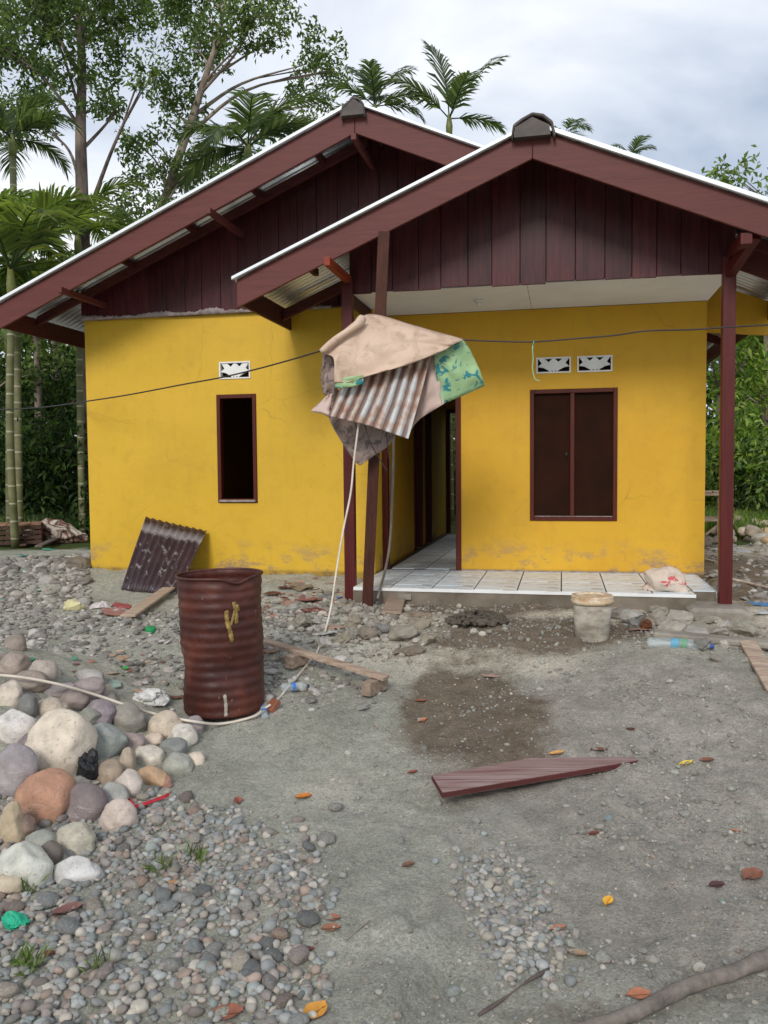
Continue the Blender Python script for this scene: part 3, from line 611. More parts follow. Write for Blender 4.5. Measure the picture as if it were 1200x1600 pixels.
# ------------------------------------------------------------------ meter post with its covers
b = MB().bar(G(573, 948) - Vector((0, 0, .1)), atY(600, 362, 7.31), .10, .06, (0, -1, 0)); 
pst = b.build('post', M['brownpost'], None, bevel=.005, recenter=True); tag(pst, 'leaning dark brown timber post nailed to the porch gable board, in front of the porch', 'post')
def sheet(name, rows, mat, label, cat, sub=7, wob=.02, wave=None, thick=.004, seed=0, smooth=True, parent=None):
    R = [catmull([atY(*p) for p in r], sub) for r in rows]
    cols = len(R[0]); Cc = [catmull([r[i] for r in R], sub) for i in range(cols)]; nr = len(Cc[0])
    V = np.array([[Cc[i][j][:] for i in range(cols)] for j in range(nr)])
    su, sv = np.meshgrid(np.linspace(0, 1, cols), np.linspace(0, 1, nr))
    V[..., 1] += wob * fbm(su * 4 + seed, sv * 4, 3, seed)
    if wave: V[..., 1] += wave[1] * np.cos(su * 2 * pi * wave[0])
    UVc = np.stack([su, 1 - sv], -1).reshape(-1, 2); V = V.reshape(-1, 3)
    i = np.arange(nr * cols).reshape(nr, cols); F = np.stack([i[:-1, :-1], i[:-1, 1:], i[1:, 1:], i[1:, :-1]], -1).reshape(-1, 4)
    o = npmesh(name, V, F, M[mat], parent, smooth=smooth, uv=UVc, recenter=parent is None); m = o.modifiers.new('s', 'SOLIDIFY'); m.thickness = thick
    if label: tag(o, label, cat)
    return o
Yt = 7.15
sheet('vinyl_sheet', [[(512, 590, 7.42), (560, 640, 7.42), (612, 640, 7.42)], [(513, 650, 7.40), (556, 690, 7.42), (616, 664, 7.42)], [(540, 700, 7.40), (560, 716, 7.4), (612, 692, 7.42)], [(558, 724, 7.39), (563, 727, 7.39), (575, 718, 7.4)]],
      'greyvinyl', 'torn grey-brown vinyl sheet hanging lowest behind the rusty corrugated sheet', 'plastic sheet', 5, .03, seed=3)
sheet('vinyl_sheet', [[(505, 548, 7.3), (512, 552, 7.22), (528, 556, 7.2)], [(502, 590, 7.3), (510, 592, 7.22), (524, 600, 7.2)], [(505, 615, 7.28), (512, 622, 7.2), (520, 640, 7.2)]],
      'greyvinyl', 'crumpled grey vinyl strip hanging under the left end of the tan sheet', 'plastic sheet', 6, .06, seed=5)
sheet('vinyl_sheet', [[(512, 618, 7.18), (520, 614, 7.14)], [(487, 641, 7.2), (516, 640, 7.12)], [(500, 643, 7.2), (514, 652, 7.14)]],
      'pinkvinyl', 'small pale pink flap sticking out left of the rusty corrugated sheet', 'plastic sheet', 5, .03, seed=8)
gv1 = sheet('vinyl_sheet', [[(676, 535, 7.16), (700, 533, 7.14), (726, 531, 7.16)], [(680, 580, 7.18), (712, 580, 7.17), (744, 566, 7.22)], [(690, 632, 7.2), (725, 617, 7.21), (757, 603, 7.28)]],
      'greenvinyl', 'light green vinyl sheet with blue-green flower print at the right end of the covers', 'plastic sheet', 7, .03, seed=11)
sheet('vinyl_sheet', [[(640, 560, 7.24), (664, 545, 7.20), (684, 540, 7.17)], [(636, 640, 7.27), (662, 610, 7.22), (688, 590, 7.18)], [(634, 684, 7.3), (655, 656, 7.25), (694, 631, 7.2)]],
      'pinkvinyl', 'greyish pink back of vinyl between the rusty sheet and the green sheet', 'plastic sheet', 7, .03, seed=14)
sheet('corrugated_sheet', [[(548, 560, 7.13), (610, 553, 7.11), (677, 540, 7.13)], [(530, 610, 7.10), (593, 614, 7.08), (658, 615, 7.10)], [(513, 650, 7.05), (572, 664, 7.05), (638, 686, 7.05)]],
      'rustzinc', 'rusty corrugated zinc sheet tied over the electric box on the leaning post', 'metal sheet', 34, .006, wave=(8.5, .016), thick=.002, seed=2)
tansh = sheet('tarp', [[(500, 547, 7.2), (560, 499, 7.26), (586, 491, 7.28), (640, 507, 7.24), (722, 530, 7.16)],
                [(506, 552, 7.08), (548, 520, 7.12), (592, 512, 7.1), (640, 520, 7.08), (722, 532, 7.10)],
                [(521, 560, 7.0), (540, 550, 7.03), (590, 545, 7.02), (640, 542, 7.03), (705, 540, 7.06)],
                [(522, 592, 6.99), (545, 590, 6.98), (590, 580, 6.97), (640, 566, 7.0), (700, 544, 7.05)],
                [(523, 600, 7.0), (545, 597, 6.99), (590, 583, 6.98), (640, 568, 7.01), (698, 546, 7.06)]],
      'tan', 'tan folded sheet of vinyl draped over the top of the leaning post', 'tarp', 7, .035, seed=4)
MB().tube(catmull([atY(502, 550, 7.05), atY(528, 528, 7.03), atY(556, 509, 7.04), atY(566, 498, 7.1)], 6), [.026 + .004 * sin(i * .5) + .012 * (i / 18) for i in range(19)], 10).build('rolled_edge', M['tan'], None, True).parent = tansh
tansh.children[0].matrix_parent_inverse = Matrix.Translation(tansh.location).inverted()
fl = sheet('green_underside', [[(522, 592, 6.985), (535, 590, 6.98), (568, 586, 6.97)], [(524, 606, 6.99), (540, 606, 6.985), (568, 600, 6.975)]], 'greenvinyl', None, None, 6, .012, seed=6, parent=tansh)
fl.matrix_parent_inverse = Matrix.Translation(tansh.location).inverted()
mb = MB().box((-.13, -.08, 0), (.13, .06, .42)).build('meter_box', M['greyvinyl'], None, bevel=.01); mb.location = atY(588, 640, 7.24); tag(mb, 'small box on the leaning post, almost wholly covered by the sheets', 'box')

# ------------------------------------------------------------------ cables
def cable(name, pts, r, mat, label, n=8, cat='cable'):
    o = MB().tube(catmull(pts, n), r, 8).build(name, M[mat], None, True, recenter=True); tag(o, label, cat); return o
def lay(ps, up=.008):
    o = []
    for a, b_ in zip(ps[:-1], ps[1:]):
        for k in range(5): o.append(G(a[0] + (b_[0] - a[0]) * k / 5, a[1] + (b_[1] - a[1]) * k / 5, up))
    o.append(G(*ps[-1], up)); return o
sx = [atY(562, 650, 7.15), atY(553, 720, 7.1), atY(548, 770, 7.05), atY(536, 830, 6.98), atY(526, 890, 6.9), atY(517, 950, 6.75)]
cable('cable', sx + lay([(512, 975), (495, 1020), (462, 1060), (432, 1096)], .012)[1:] + [G(428, 1104, .02)], .0085, 'white_cable', 'white cable hanging from the covered box down to the ground beside the drum')
cable('cable', [G(423, 1101, .04), G(412, 1108, .03), G(395, 1120, .03), G(345, 1131, .03), G(300, 1127, .1), G(240, 1115, .06), G(200, 1103, .12), G(150, 1086, .10), G(90, 1069, .12), G(30, 1058, .12), G(-40, 1052, .10)], .0085, 'white_cable', 'white cable running from the drum foot left across the river stones')
ov = [(-60, 642, 11.5), (0, 640, 11), (70, 636, 10.3), (135, 627, 9.35), (200, 617, 9.0), (290, 600, 8.5), (345, 590, 8.1), (400, 577, 7.8), (455, 562, 7.4), (502, 548, 7.2)]
cable('cable', [atY(*p) for p in ov], .0075, 'black_cable', 'black twisted service cable crossing in front of the left wall')
cable('cable', [atY(*p) for p in ((720, 531, 7.2), (770, 533, 7.15), (833, 534, 7.05), (900, 529, 6.95), (960, 524, 6.85), (1010, 517, 6.75), (1080, 515, 6.7), (1140, 511, 6.65), (1210, 507, 6.6), (1300, 500, 6.5))], .0065, 'black_cable', 'dark cable running right from the covers past the porch windows and right post')
cable('string', [atY(834, 532, 7.04), atY(832, 545, 7.03), atY(833, 560, 7.04), atY(832, 576, 7.04), atY(836, 592, 7.04), atY(843, 595, 7.03)], .005, 'greenvinyl', 'green string hanging from the cable beside the left porch vent', cat='string')
cable('wire', [atY(568, 655, 7.15), atY(578, 690, 7.12), atY(592, 715, 7.12), atY(606, 738, 7.13)], .005, 'black_cable', 'thin black wire end dangling beside the leaning post', cat='wire')
cable('wire', [atY(603, 668, 7.2), atY(606, 700, 7.2), atY(611, 740, 7.22), atY(609, 790, 7.25)], .005, 'black_cable', 'thin dark wire hanging right of the leaning post below the covers', cat='wire')

# ------------------------------------------------------------------ leaning dark corrugated sheet
def sheet3(name, A, B, C_, D, nw, amp, mat, label, cat, th=.003, normal_amp=None):
    A, B, C_, D = map(Vector, (A, B, C_, D)); n = (B - A).cross(D - A).normalized(); nu = nw * 8; V = []; UVc = []
    for j in range(9):
        for i in range(nu + 1):
            s, t_ = i / nu, j / 8; p = (A * (1 - s) + B * s) * (1 - t_) + (D * (1 - s) + C_ * s) * t_
            V.append(tuple(p + n * (amp * cos(2 * pi * nw * s) + .006 * sin(3 * t_ + s * 4)))); UVc.append((s, t_))
    i = np.arange(9 * (nu + 1)).reshape(9, nu + 1); F = np.stack([i[:-1, :-1], i[:-1, 1:], i[1:, 1:], i[1:, :-1]], -1).reshape(-1, 4)
    o = npmesh(name, V, F, M[mat], None, smooth=True, uv=UVc, recenter=True); m = o.modifiers.new('s', 'SOLIDIFY'); m.thickness = th; tag(o, label, cat); return o
def onv(px, py, v):
    d = Vector(ray(px, py)); n = Vector((VX, VY, 0)); p0 = from_uv(0, v, 0); t_ = (p0 - Vector(CP)).dot(n) / d.dot(n); return Vector(CP) + d * t_
A = G(190, 922, .005); B = G(276, 929, .005); D = onv(229, 808, VL - .035); Cc_ = onv(324, 830, VL - .05)
sheet3('corrugated_sheet', A, B, Cc_, D, 9, .014, 'darksheet', 'dark brown corrugated sheet with white streaks leaning on the left yellow wall', 'metal sheet')

# ------------------------------------------------------------------ oil drum
c0 = G(346, 1118); DR = .26; DC = Vector((c0.x, c0.y + .12, 0)); DC.z = H(DC.x, DC.y) - .03
drum = empty('oil_drum', DC); drum.rotation_euler = (0.0, radians(-1.2), .4); tag(drum, 'rusty brown oil drum without lid, dented rim, yellow paint mark on its side', 'drum')
DHt = .865
def drum_r(a, z):
    r = DR * (1 + .009 * np.sin(z * 2 * pi / .061)) * (1 + .02 * fbm(np.cos(a) * 2 + 5, z * 4 + np.sin(a) * 2, 3, 8))
    top = ss(.66, .88, z); return r * (1 - .07 * top * np.exp(-((a - 4.95) / .35)**2) + .03 * top * np.cos(2 * a + .6)) - .012 * np.exp(-((z - .3) / .1)**2) * (1 + np.sin(3 * a))
na, nz = 96, 90; AA, ZZ = np.meshgrid(np.arange(na) / na * 2 * pi, np.linspace(0, DHt, nz))
RR = drum_r(AA, ZZ); dip = ss(.74, .865, ZZ) * (-.035 * np.exp(-((AA - 4.95) / .3)**2)); V = np.stack([RR * np.cos(AA), RR * np.sin(AA), ZZ + dip], -1).reshape(-1, 3)
i = np.arange(na * nz).reshape(nz, na); F = np.stack([i[:-1], np.roll(i, -1, 1)[:-1], np.roll(i, -1, 1)[1:], i[1:]], -1).reshape(-1, 4)
o = npmesh('body', V, F, M['rust'], drum, smooth=True); m = o.modifiers.new('s', 'SOLIDIFY'); m.thickness = .006
topv = V.reshape(nz, na, 3)[-1]; b = MB(); b.tube([Vector(p) for p in topv] + [Vector(topv[0]), Vector(topv[1])], .009, 8).build('rim', M['rust'], drum, True)
MB().tube([(0, 0, .02), (0, 0, .06)], DR * .97, 40).build('bottom', M['rust'], drum, False)
def onmark(a, z, off=.004): 
    r = float(drum_r(np.array(a), np.array(z))) + off; return (r * cos(a), r * sin(a), z)
b = MB()
def stroke(pts, w):
    P = catmull([Vector((a, z, 0)) for a, z in pts], 6); n = len(b.v)
    for k, p in enumerate(P):
        ww = w * (.7 + .5 * abs(sin(k * 1.9))); b.v.append(onmark(p.x - ww / 2 / DR, p.y)); b.v.append(onmark(p.x + ww / 2 / DR, p.y + .004))
        if k: q = n + 2 * k; b.f.append((q - 2, q - 1, q + 1, q))
ma = -pi / 2 + .42 - .4
stroke([(ma - .1, .67), (ma - .09, .60), (ma - .03, .53), (ma, .47)], .026); stroke([(ma - .02, .57), (ma + .04, .62), (ma + .1, .67)], .018)
stroke([(ma + .08, .72), (ma + .11, .66), (ma + .13, .58)], .024); stroke([(ma + .15, .70), (ma + .2, .66)], .016)
pm = b.build('paint_mark', M['yellowpaint'], drum, True); m = pm.modifiers.new('s', 'SOLIDIFY'); m.thickness = .002; m.offset = 1
b = MB(); stroke([(ma - .22, .15), (ma - .2, .09), (ma - .21, .015)], .018); b.build('paint_mark', M['bucket'], drum, True)
# ------------------------------------------------------------------ bucket
c0 = G(930, 1003); BK = Vector((c0.x, c0.y + .1, 0)); BK.z = H(BK.x, BK.y) - .02
bk = empty('bucket', BK); tag(bk, 'white plastic bucket smeared with grey mortar standing before the porch step', 'bucket')
def lathe(name, prof, mat, par, n=40, wob=0):
    V = []; k = len(prof)
    for i_ in range(n):
        a = 2 * pi * i_ / n
        for r, z in prof: rr = r * (1 + wob * sin(3 * a + z * 9)); V.append((rr * cos(a), rr * sin(a), z))
    F = [(i_ * k + j, ((i_ + 1) % n) * k + j, ((i_ + 1) % n) * k + j + 1, i_ * k + j + 1) for i_ in range(n) for j in range(k - 1)]
    return npmesh(name, V, F, M[mat], par, smooth=True)
sc = BK.y / 6.9
lathe('body', [(0, 0), (.13, 0), (.137, .01), (.152, .2), (.158, .36), (.15, .36), (.145, .2), (.13, .02), (0, .02)], 'bucket', bk, wob=.006).scale = (sc,) * 3
o = lathe('rim', [(.156, .315), (.172, .318), (.175, .345), (.165, .35), (.172, .372), (.168, .385), (.150, .385), (.146, .32)], 'bucketrim', bk, wob=.008); o.scale = (sc,) * 3
V, F = rock_verts(2, 3.3, .1); o = npmesh('mortar_fill', V * np.array([.145, .145, .03]) * sc + np.array([0, 0, .355 * sc]), F, M['bucketrim'], bk, smooth=True)
# ------------------------------------------------------------------ cement bag on the porch
V, F = rock_verts(4, 11.7, .16); V = V * np.array([.2, .13, .17]); V[:, 2] = np.where(V[:, 2] < -.05, -.05, V[:, 2]); V[:, 2] += .012 * n3(V * 10, 1, 3)
o = npmesh('cement_bag', V, F, M['bag'], smooth=True); p = atY(1042, 921, 7.3); d = ray(1040, 914); tt = (FZ + .05 - CZ) / d[2]; o.location = CP + d * tt; o.rotation_euler = (0, 0, -.35)
tag(o, 'crumpled half-empty paper cement bag with red print lying on the porch tiles', 'bag')
# wet mortar heap
nh = 520; ha = rng.uniform(0, 2 * pi, nh); hr_ = np.sqrt(rng.uniform(0, 1, nh)); hx = .26 * hr_ * np.cos(ha); hy = .2 * hr_ * np.sin(ha); hz = .085 * (1 - hr_**1.6) * rng.uniform(.3, 1, nh); hs = rng.lognormal(math.log(.026), .4, nh).clip(.012, .06)
hv = [rock_verts(1, 80 + q * 1.7, .25) for q in range(10)]; V = np.concatenate([hv[q % 10][0] * hs[q] * .5 * np.array([1.2, 1, .8]) + np.array([hx[q], hy[q], hz[q]]) for q in range(nh)]); F = np.concatenate([hv[0][1] + 42 * q for q in range(nh)])
_u, _f = rock_verts(1, 5.1, .2, False); 
p = G(745, 972); o = npmesh('mortar_heap', V, F, M['wetmortar'], smooth=False); o.location = p + Vector((0, .0, .015)); tag(o, 'small dark heap of wet mortar on the sand before the porch', 'mortar heap')
# ------------------------------------------------------------------ planks and timber on the ground
def plank_on(name, a, b_, w, h, mat, label, cat, lift=(0, 0), color=None, bevel=.003, taper=None, roll=0):
    P, Q = G(*a), G(*b_); P.z += h / 2 + lift[0]; Q.z += h / 2 + lift[1]
    o = MB().bar(P, Q, w, h, (roll, 0, 1)).build(name, M[mat], None, bevel=bevel, recenter=True); tag(o, label, cat)
    if color: o.color = color
    return o
# plum coloured plank in the foreground, one end cut at a slant
def onz(px, py, z): d = ray(px, py); return Vector(CP + d * ((z - CZ) / d[2]))
q_ = [G(674, 1222), G(690, 1246), G(1004, 1192), G(860, 1192)]; zt = sum(q.z for q in q_) / 4 + .055
P = [onz(a, b_, zt) for a, b_ in ((674, 1211), (691, 1239), (1006, 1187), (985, 1182), (830, 1184))]
b = MB(); n = len(P); b.v = [(p.x, p.y, zt + (.0)) for p in P] + [(p.x, p.y, zt - .028) for p in P]
b.f = [tuple(range(n)), tuple(reversed(range(n, 2 * n)))] + [(k, k + n, (k + 1) % n + n, (k + 1) % n) for k in range(n)]
o = b.build('plank', M['plum'], None, bevel=.003, recenter=True); o.data.materials.append(M['plumdark'])
for f_ in o.data.polygons:
    if abs(f_.normal.z) < .5: f_.material_index = 1
tag(o, 'plum painted plank with pointed end lying on the grey sand in the foreground', 'plank')
# low trestle bench right of the drum
P, Q = G(405, 1026), G(604, 1085)
tr_ = empty('trestle', (P + Q) / 2); tag(tr_, 'low plank on short block feet lying right of the rusty drum', 'plank')
inv = Matrix.Translation(-tr_.location)
def child(o): o.parent = tr_; o.matrix_parent_inverse = inv; return o
d_ = (Q - P).normalized(); zt = Vector((0, 0, .13))
child(MB().bar(P + zt, Q + zt * .85, .085, .025).build('board', M['rawwood'], None, bevel=.002))
for t_, ln in ((.33, .2), (.93, .24)):
    c = P.lerp(Q, t_); s_ = Vector((-d_.y, d_.x, 0)); c.z = H(c.x, c.y) + .045
    child(MB().bar(c - s_ * ln * .6 , c + s_ * ln * .4, .07, .09).build('block', M['rawwood'], None, bevel=.003))
plank_on('plank', (200, 970), (264, 925), .13, .022, 'rawwood', 'short pale brown board lying between the dark leaning sheet and drum', 'board', (.03, .03))
plank_on('plank', (612, 962), (632, 915), .17, .03, 'rawwood', 'short pale board sloping up from the rubble onto the porch edge', 'board', (0.01, .1))
plank_on('plank', (602, 962), (672, 964), .05, .03, 'rawwood', 'narrow batten under the lower end of the sloping board', 'batten', (0, 0))
o = MB().bar(G(632, 945) + Vector((0, 0, .07)), G(634, 925) + Vector((0, 0, .1)), .13, .05).build('pad', M['conc'], None, bevel=.004, recenter=True); tag(o, 'grey cement smeared block lying on the sloping board', 'block')
# long board at right edge
P = [G(1155, 1016), G(1180, 1014), G(1245, 1120), G(1225, 1145)]; b = MB(); b.v = [tuple(p + Vector((0, 0, .07))) for p in P] + [tuple(p + Vector((0, 0, .045))) for p in P]
b.f = [(0, 1, 2, 3), (7, 6, 5, 4)] + [(k, k + 4, (k + 1) % 4 + 4, (k + 1) % 4) for k in range(4)]; o = b.build('plank', M['rawwood'], None, bevel=.003, recenter=True); tag(o, 'wide pale board reaching out of the right edge of the picture', 'board')
P = [G(1020, 998), G(1240, 1020)]; b = MB().bar(P[0] + Vector((0, 0, .04)), P[1] + Vector((0, 0, .04)), .16, .05); o = b.build('concrete_beam', M['conc'], None, bevel=.015, recenter=True); tag(o, 'long flat grey concrete strip lying behind the big bottles', 'concrete strip')
# pole lower right, twig
def twig(name, pts, rad, label, cat, color, mat='timber'):
    o = MB().tube(catmull(pts, 5), rad, 10).build(name, M[mat], None, True, recenter=True); o.color = color; tag(o, label, cat); return o
pp = [G(900, 1625, .022).lerp(G(1290, 1468, .03), q_ / 5) + Vector((.008 * sin(q_ * 2.1), .006 * cos(q_ * 3), .02)) for q_ in range(6)]
twig('pole', pp, [.021 + .007 * (i_ / 25) + .0012 * sin(i_ * 1.9) + (.004 if i_ in (9, 17) else 0) for i_ in range(26)], 'thick grey-brown wooden pole lying in the lower right corner', 'pole', srgb(128, 118, 108))
pp = [G(748, 1586, .01), G(785, 1562, .012), G(820, 1536, .02), G(858, 1514, .015)]; twig('stick', pp, [.005 + .003 * sin(i_ * .6) for i_ in range(16)], 'flat dark dead stick lying at the foot of the small pebble patch', 'stick', srgb(105, 92, 84))
pp = [G(541, 1468, .008), G(560, 1452, .01), G(578, 1438, .008)]; twig('stick', pp, .003, 'short thin pale twig on the sand right of the pebbles', 'stick', srgb(150, 140, 125))
pp = [G(1140, 904, .02), G(1170, 911, .02), G(1230, 926, .02)]; twig('pole', pp, .015, 'thin pale pole lying on the ground right of the right porch post', 'pole', srgb(180, 165, 150))
pp = [G(1100, 873, .02), G(1120, 878, .02), G(1132, 882, .02)]; twig('stick', pp, .012, 'whitish stick lying behind the right porch post', 'stick', srgb(200, 195, 185))
# ------------------------------------------------------------------ river stones
def stone(px, py, w, h, col, label, i_, group=None):
    up = .0; p = G(px, py, .0); s = p.y / FPX; a = w * s / 2; b_ = h * s / 2; p = G(px, py + h * .12, b_ * .35)
    V, F = rock_verts(3, 20 + i_ * 1.37, .11); r = random.Random(i_)
    d = min(a, b_) * r.uniform(.85, 1.1)
    V = V * np.array([1.06, 1.0, 1.06])
    V = V * np.array([a, d, b_]) * 1.06
    o = npmesh('river_stone', V, F, M['stone'], smooth=True); o.location = p + Vector((0, d * .3, 0)); o.rotation_euler = (r.uniform(-.25, .1), r.uniform(-.22, .22), r.uniform(-.3, .3)); col = (col[0] + 3, col[1] + 2, min(col[2], (col[0] + col[1]) / 2 - 2)) if col[2] > col[1] else col; g_ = sum(col) / 3; o.color = srgb(*[min(v * .68 + g_ * .32, 235) * 1.07 for v in col])
    tag(o, label, 'stone', group or 'river stones heaped left of the drum'); return o
ST = [(20, 1038, 44, 42, (160, 138, 120), 'ringed brown stone at the top of the heap, at the left picture edge'),
(22, 1004, 30, 26, (140, 122, 106), 'small brown stone peeping over the top of the heap'),
(42, 1068, 56, 40, (150, 130, 112), 'broad brown stone just under the ringed stone at the heap top'),
(66, 1050, 38, 50, (172, 155, 138), 'upright tan stone at the upper right of the heap top'),
(12, 1086, 36, 48, (196, 178, 155), 'beige stone at the left edge above the large pale grey one'),
(42, 1104, 30, 42, (112, 112, 104), 'dark green-grey stone wedged left of the tan oval stone'),
(78, 1107, 48, 38, (184, 162, 136), 'tan oval stone directly above the largest beige stone'),
(112, 1092, 44, 42, (142, 122, 112), 'brownish grey stone right of the tan oval stone'),
(85, 1078, 60, 24, (150, 134, 132), 'flat mauve-grey stone crossed by the white cable'),
(132, 1076, 58, 34, (152, 134, 130), 'flat pinkish grey stone at the upper right shoulder of the heap'),
(140, 1058, 46, 30, (166, 158, 148), 'light grey stone topmost on the right shoulder of the heap'),
(22, 1134, 58, 62, (206, 196, 184), 'large pale grey round stone at the left picture edge'),
(46, 1160, 42, 42, (120, 102, 108), 'purple-grey stone between the pale round and the largest beige stone'),
(90, 1160, 94, 104, (212, 192, 164), 'largest beige stone, upright pear shape in the middle of the heap'),
(137, 1122, 38, 34, (140, 138, 122), 'olive grey stone at the upper right of the largest beige stone'),
(152, 1114, 46, 40, (142, 126, 132), 'mauve stone behind the olive grey one'),
(190, 1120, 62, 48, (142, 134, 118), 'large grey-brown stone on the right part of the heap'),
(158, 1158, 66, 58, (146, 152, 144), 'blue-green grey stone touching the largest beige stone'),
(203, 1160, 42, 38, (160, 136, 128), 'mauve brown stone right of the blue-green grey stone'),
(256, 1133, 50, 46, (200, 178, 148), 'beige two-tone stone nearest the drum foot'),
(284, 1150, 42, 40, (206, 196, 178), 'off-white stone in front of the drum foot'),
(303, 1133, 30, 32, (148, 132, 134), 'mauve stone half under the cable at the drum foot'),
(237, 1157, 36, 24, (204, 176, 148), 'small peach stone above the cream oval one'),
(232, 1183, 50, 40, (208, 194, 170), 'cream oval stone in the right tail of the heap'),
(268, 1172, 48, 34, (128, 130, 122), 'dark grey-green stone behind the sage one'),
(276, 1194, 44, 40, (160, 160, 142), 'sage green rounded stone at the right end of the heap'),
(306, 1185, 26, 24, (206, 184, 158), 'small cream chip at the far right end of the heap'),
(238, 1214, 48, 34, (196, 150, 104), 'orange tan stone in front of the cream oval one'),
(259, 1222, 20, 24, (160, 104, 84), 'small brick red stone by the orange tan stone'),
(196, 1190, 30, 42, (178, 156, 128), 'narrow upright tan stone left of the cream oval one'),
(170, 1207, 38, 46, (158, 134, 106), 'brown stone right of the black plastic bag'),
(200, 1224, 36, 44, (196, 178, 162), 'pale pink-cream stone above the red strip'),
(22, 1205, 56, 88, (150, 138, 138), 'tall grey-mauve stone at the left edge beside the orange-brown stone'),
(68, 1247, 88, 86, (186, 124, 88), 'large orange-brown stone, biggest of its colour, in the heap'),
(125, 1258, 70, 64, (128, 110, 108), 'dark purple-brown stone right of the large orange-brown one'),
(172, 1246, 48, 46, (158, 156, 144), 'grey-green stone behind the pinkish beige one'),
(184, 1277, 50, 54, (196, 172, 154), 'pinkish beige stone at the front right foot of the heap'),
(16, 1290, 40, 78, (182, 156, 116), 'yellowish tan upright stone at the left edge'),
(38, 1293, 30, 42, (140, 108, 88), 'brown stone under the large orange-brown one'),
(114, 1312, 60, 58, (178, 168, 142), 'angular whitish stone with brown side, in front of the purple-brown one'),
(62, 1318, 54, 38, (144, 146, 132), 'grey-green stone above the two lowest pale stones'),
(36, 1358, 80, 84, (190, 188, 170), 'large pale greenish stone with a dent, lowest left of the heap'),
(8, 1382, 54, 46, (182, 162, 130), 'beige stone under the lowest left corner of the heap'),
(115, 1362, 84, 52, (192, 188, 182), 'pale grey oval stone lying lowest in front of the heap'),
(76, 1338, 38, 44, (112, 98, 86), 'dark brown-grey stone behind the two lowest pale stones')]
for i_, s_ in enumerate(ST): stone(*s_[:5], s_[5], i_)
pal = [(150, 134, 120), (128, 118, 112), (172, 158, 138), (140, 128, 128), (160, 152, 138), (120, 112, 100), (176, 150, 126)]
r = random.Random(3); k = 0
while k < 75:
    px, py = r.uniform(-130, 285), r.uniform(1000, 1350)
    if py > 1390 - 1.15 * max(px, 0) * .95 + (60 if px < 150 else 0) or py < 1015 + .42 * max(px, 0): continue
    s_ = r.uniform(26, 44); o = stone(px, py, s_ * r.uniform(1, 1.3), s_, r.choice(pal), 'smaller grey-brown river stone half hidden between the larger ones of the heap', 100 + k, 'small filler stones of the river stone heap')
    o.location.z -= .075; o.location.y += .05; k += 1
# black plastic bag between the stones
V, F = rock_verts(3, 8.8, .3); V = V + .1 * np.stack([n3(V * 3, 1, q) for q in (1, 4, 7)], -1); p = G(140, 1198, .06)
o = npmesh('plastic_bag', V * np.array([.055, .05, .085]), F, M['scrap'], smooth=False); o.location = p; o.color = (.012, .012, .014, 1); tag(o, 'crumpled black plastic bag wedged beside the largest beige stone', 'plastic bag')
# ------------------------------------------------------------------ pebbles
pcol = np.array([srgb(*c)[:3] for c in ((146, 144, 138), (128, 130, 128), (158, 152, 142), (110, 112, 110), (138, 128, 122), (158, 148, 134), (120, 108, 100), (150, 152, 148), (132, 138, 134), (170, 162, 148), (142, 122, 108), (128, 124, 118))])
TEM = [rock_verts(1, 40 + k_ * 3.3, .16)[0] for k_ in range(14)]; PF = {1: ICO[1][1], 0: ICO[0][1]}; TEM0 = [rock_verts(0, 40 + k_ * 3.3, .16)[0] for k_ in range(14)]
def scatter(name, P, size, flat, label, cat=None, palette=pcol, sink=.33, smooth=True, tilt=.35, lod=1):
    n = len(P); K = 42 if lod else 12; V = np.zeros((n, K, 3)); C3 = np.zeros((n, K, 3)); rr = np.random.default_rng(len(P))
    a = rr.uniform(0, 2 * pi, n); ca, sa = np.cos(a), np.sin(a); tk = rr.integers(0, 14, n); asp = rr.uniform(.62, .95, n); fl_ = rr.uniform(flat[0], flat[1], n); tx = rr.normal(0, tilt, n)
    base = np.stack(TEM if lod else TEM0)[tk]; L = base * np.stack([size, size * asp, size * fl_], -1)[:, None, :] * .5
    y2 = L[..., 1] * np.cos(tx)[:, None] - L[..., 2] * np.sin(tx)[:, None]; z2 = L[..., 1] * np.sin(tx)[:, None] + L[..., 2] * np.cos(tx)[:, None]
    V[..., 0] = L[..., 0] * ca[:, None] - y2 * sa[:, None] + P[:, 0, None]; V[..., 1] = L[..., 0] * sa[:, None] + y2 * ca[:, None] + P[:, 1, None]; V[..., 2] = z2 + (P[:, 2] + size * fl_ * (.5 - sink))[:, None]
    c = palette[rr.integers(0, len(palette), n)] * rr.uniform(.72, 1.25, n)[:, None]; c = (c * .82 + .18 * np.array([.26, .255, .23])) * 1.12; C3[:] = c[:, None]
    F = (PF[lod][None] + K * np.arange(n)[:, None, None]).reshape(-1, 3)
    o = npmesh(name, V.reshape(-1, 3), F, M['pebble'], col=C3.reshape(-1, 3), smooth=smooth); tag(o, label, cat, kind='stuff'); return o
def w2p(x, y, z):
    q = (np.stack([x, y, z - CZ], -1)) @ CAMM; return 600 + FPX * q[:, 0] / -q[:, 2], 800 - FPX * q[:, 1] / -q[:, 2]
def field(n, x0, x1, y0, y1, dens, seed):
    rr = np.random.default_rng(seed); x = rr.uniform(x0, x1, n); y = rr.uniform(y0, y1, n); z = hfun(x, y); px, py = w2p(x, y, z); k = rr.uniform(0, 1, n) < dens(x, y, px, py); return np.stack([x[k], y[k], z[k]], -1)
def dA(x, y, px, py):       # main pebble field lower left: bounded on the right by the sand track
    bx = 500 + 30 * fbm(py * .02, py * 0, 2, 6) + np.clip((py - 1330) * .15, -40, 30); top = 1215 + np.clip((px - 200) * .25, 0, 90)
    return np.clip((bx - px) / 60, 0, 1) * np.clip((py - top) / 40, 0, 1) * (px < 620)
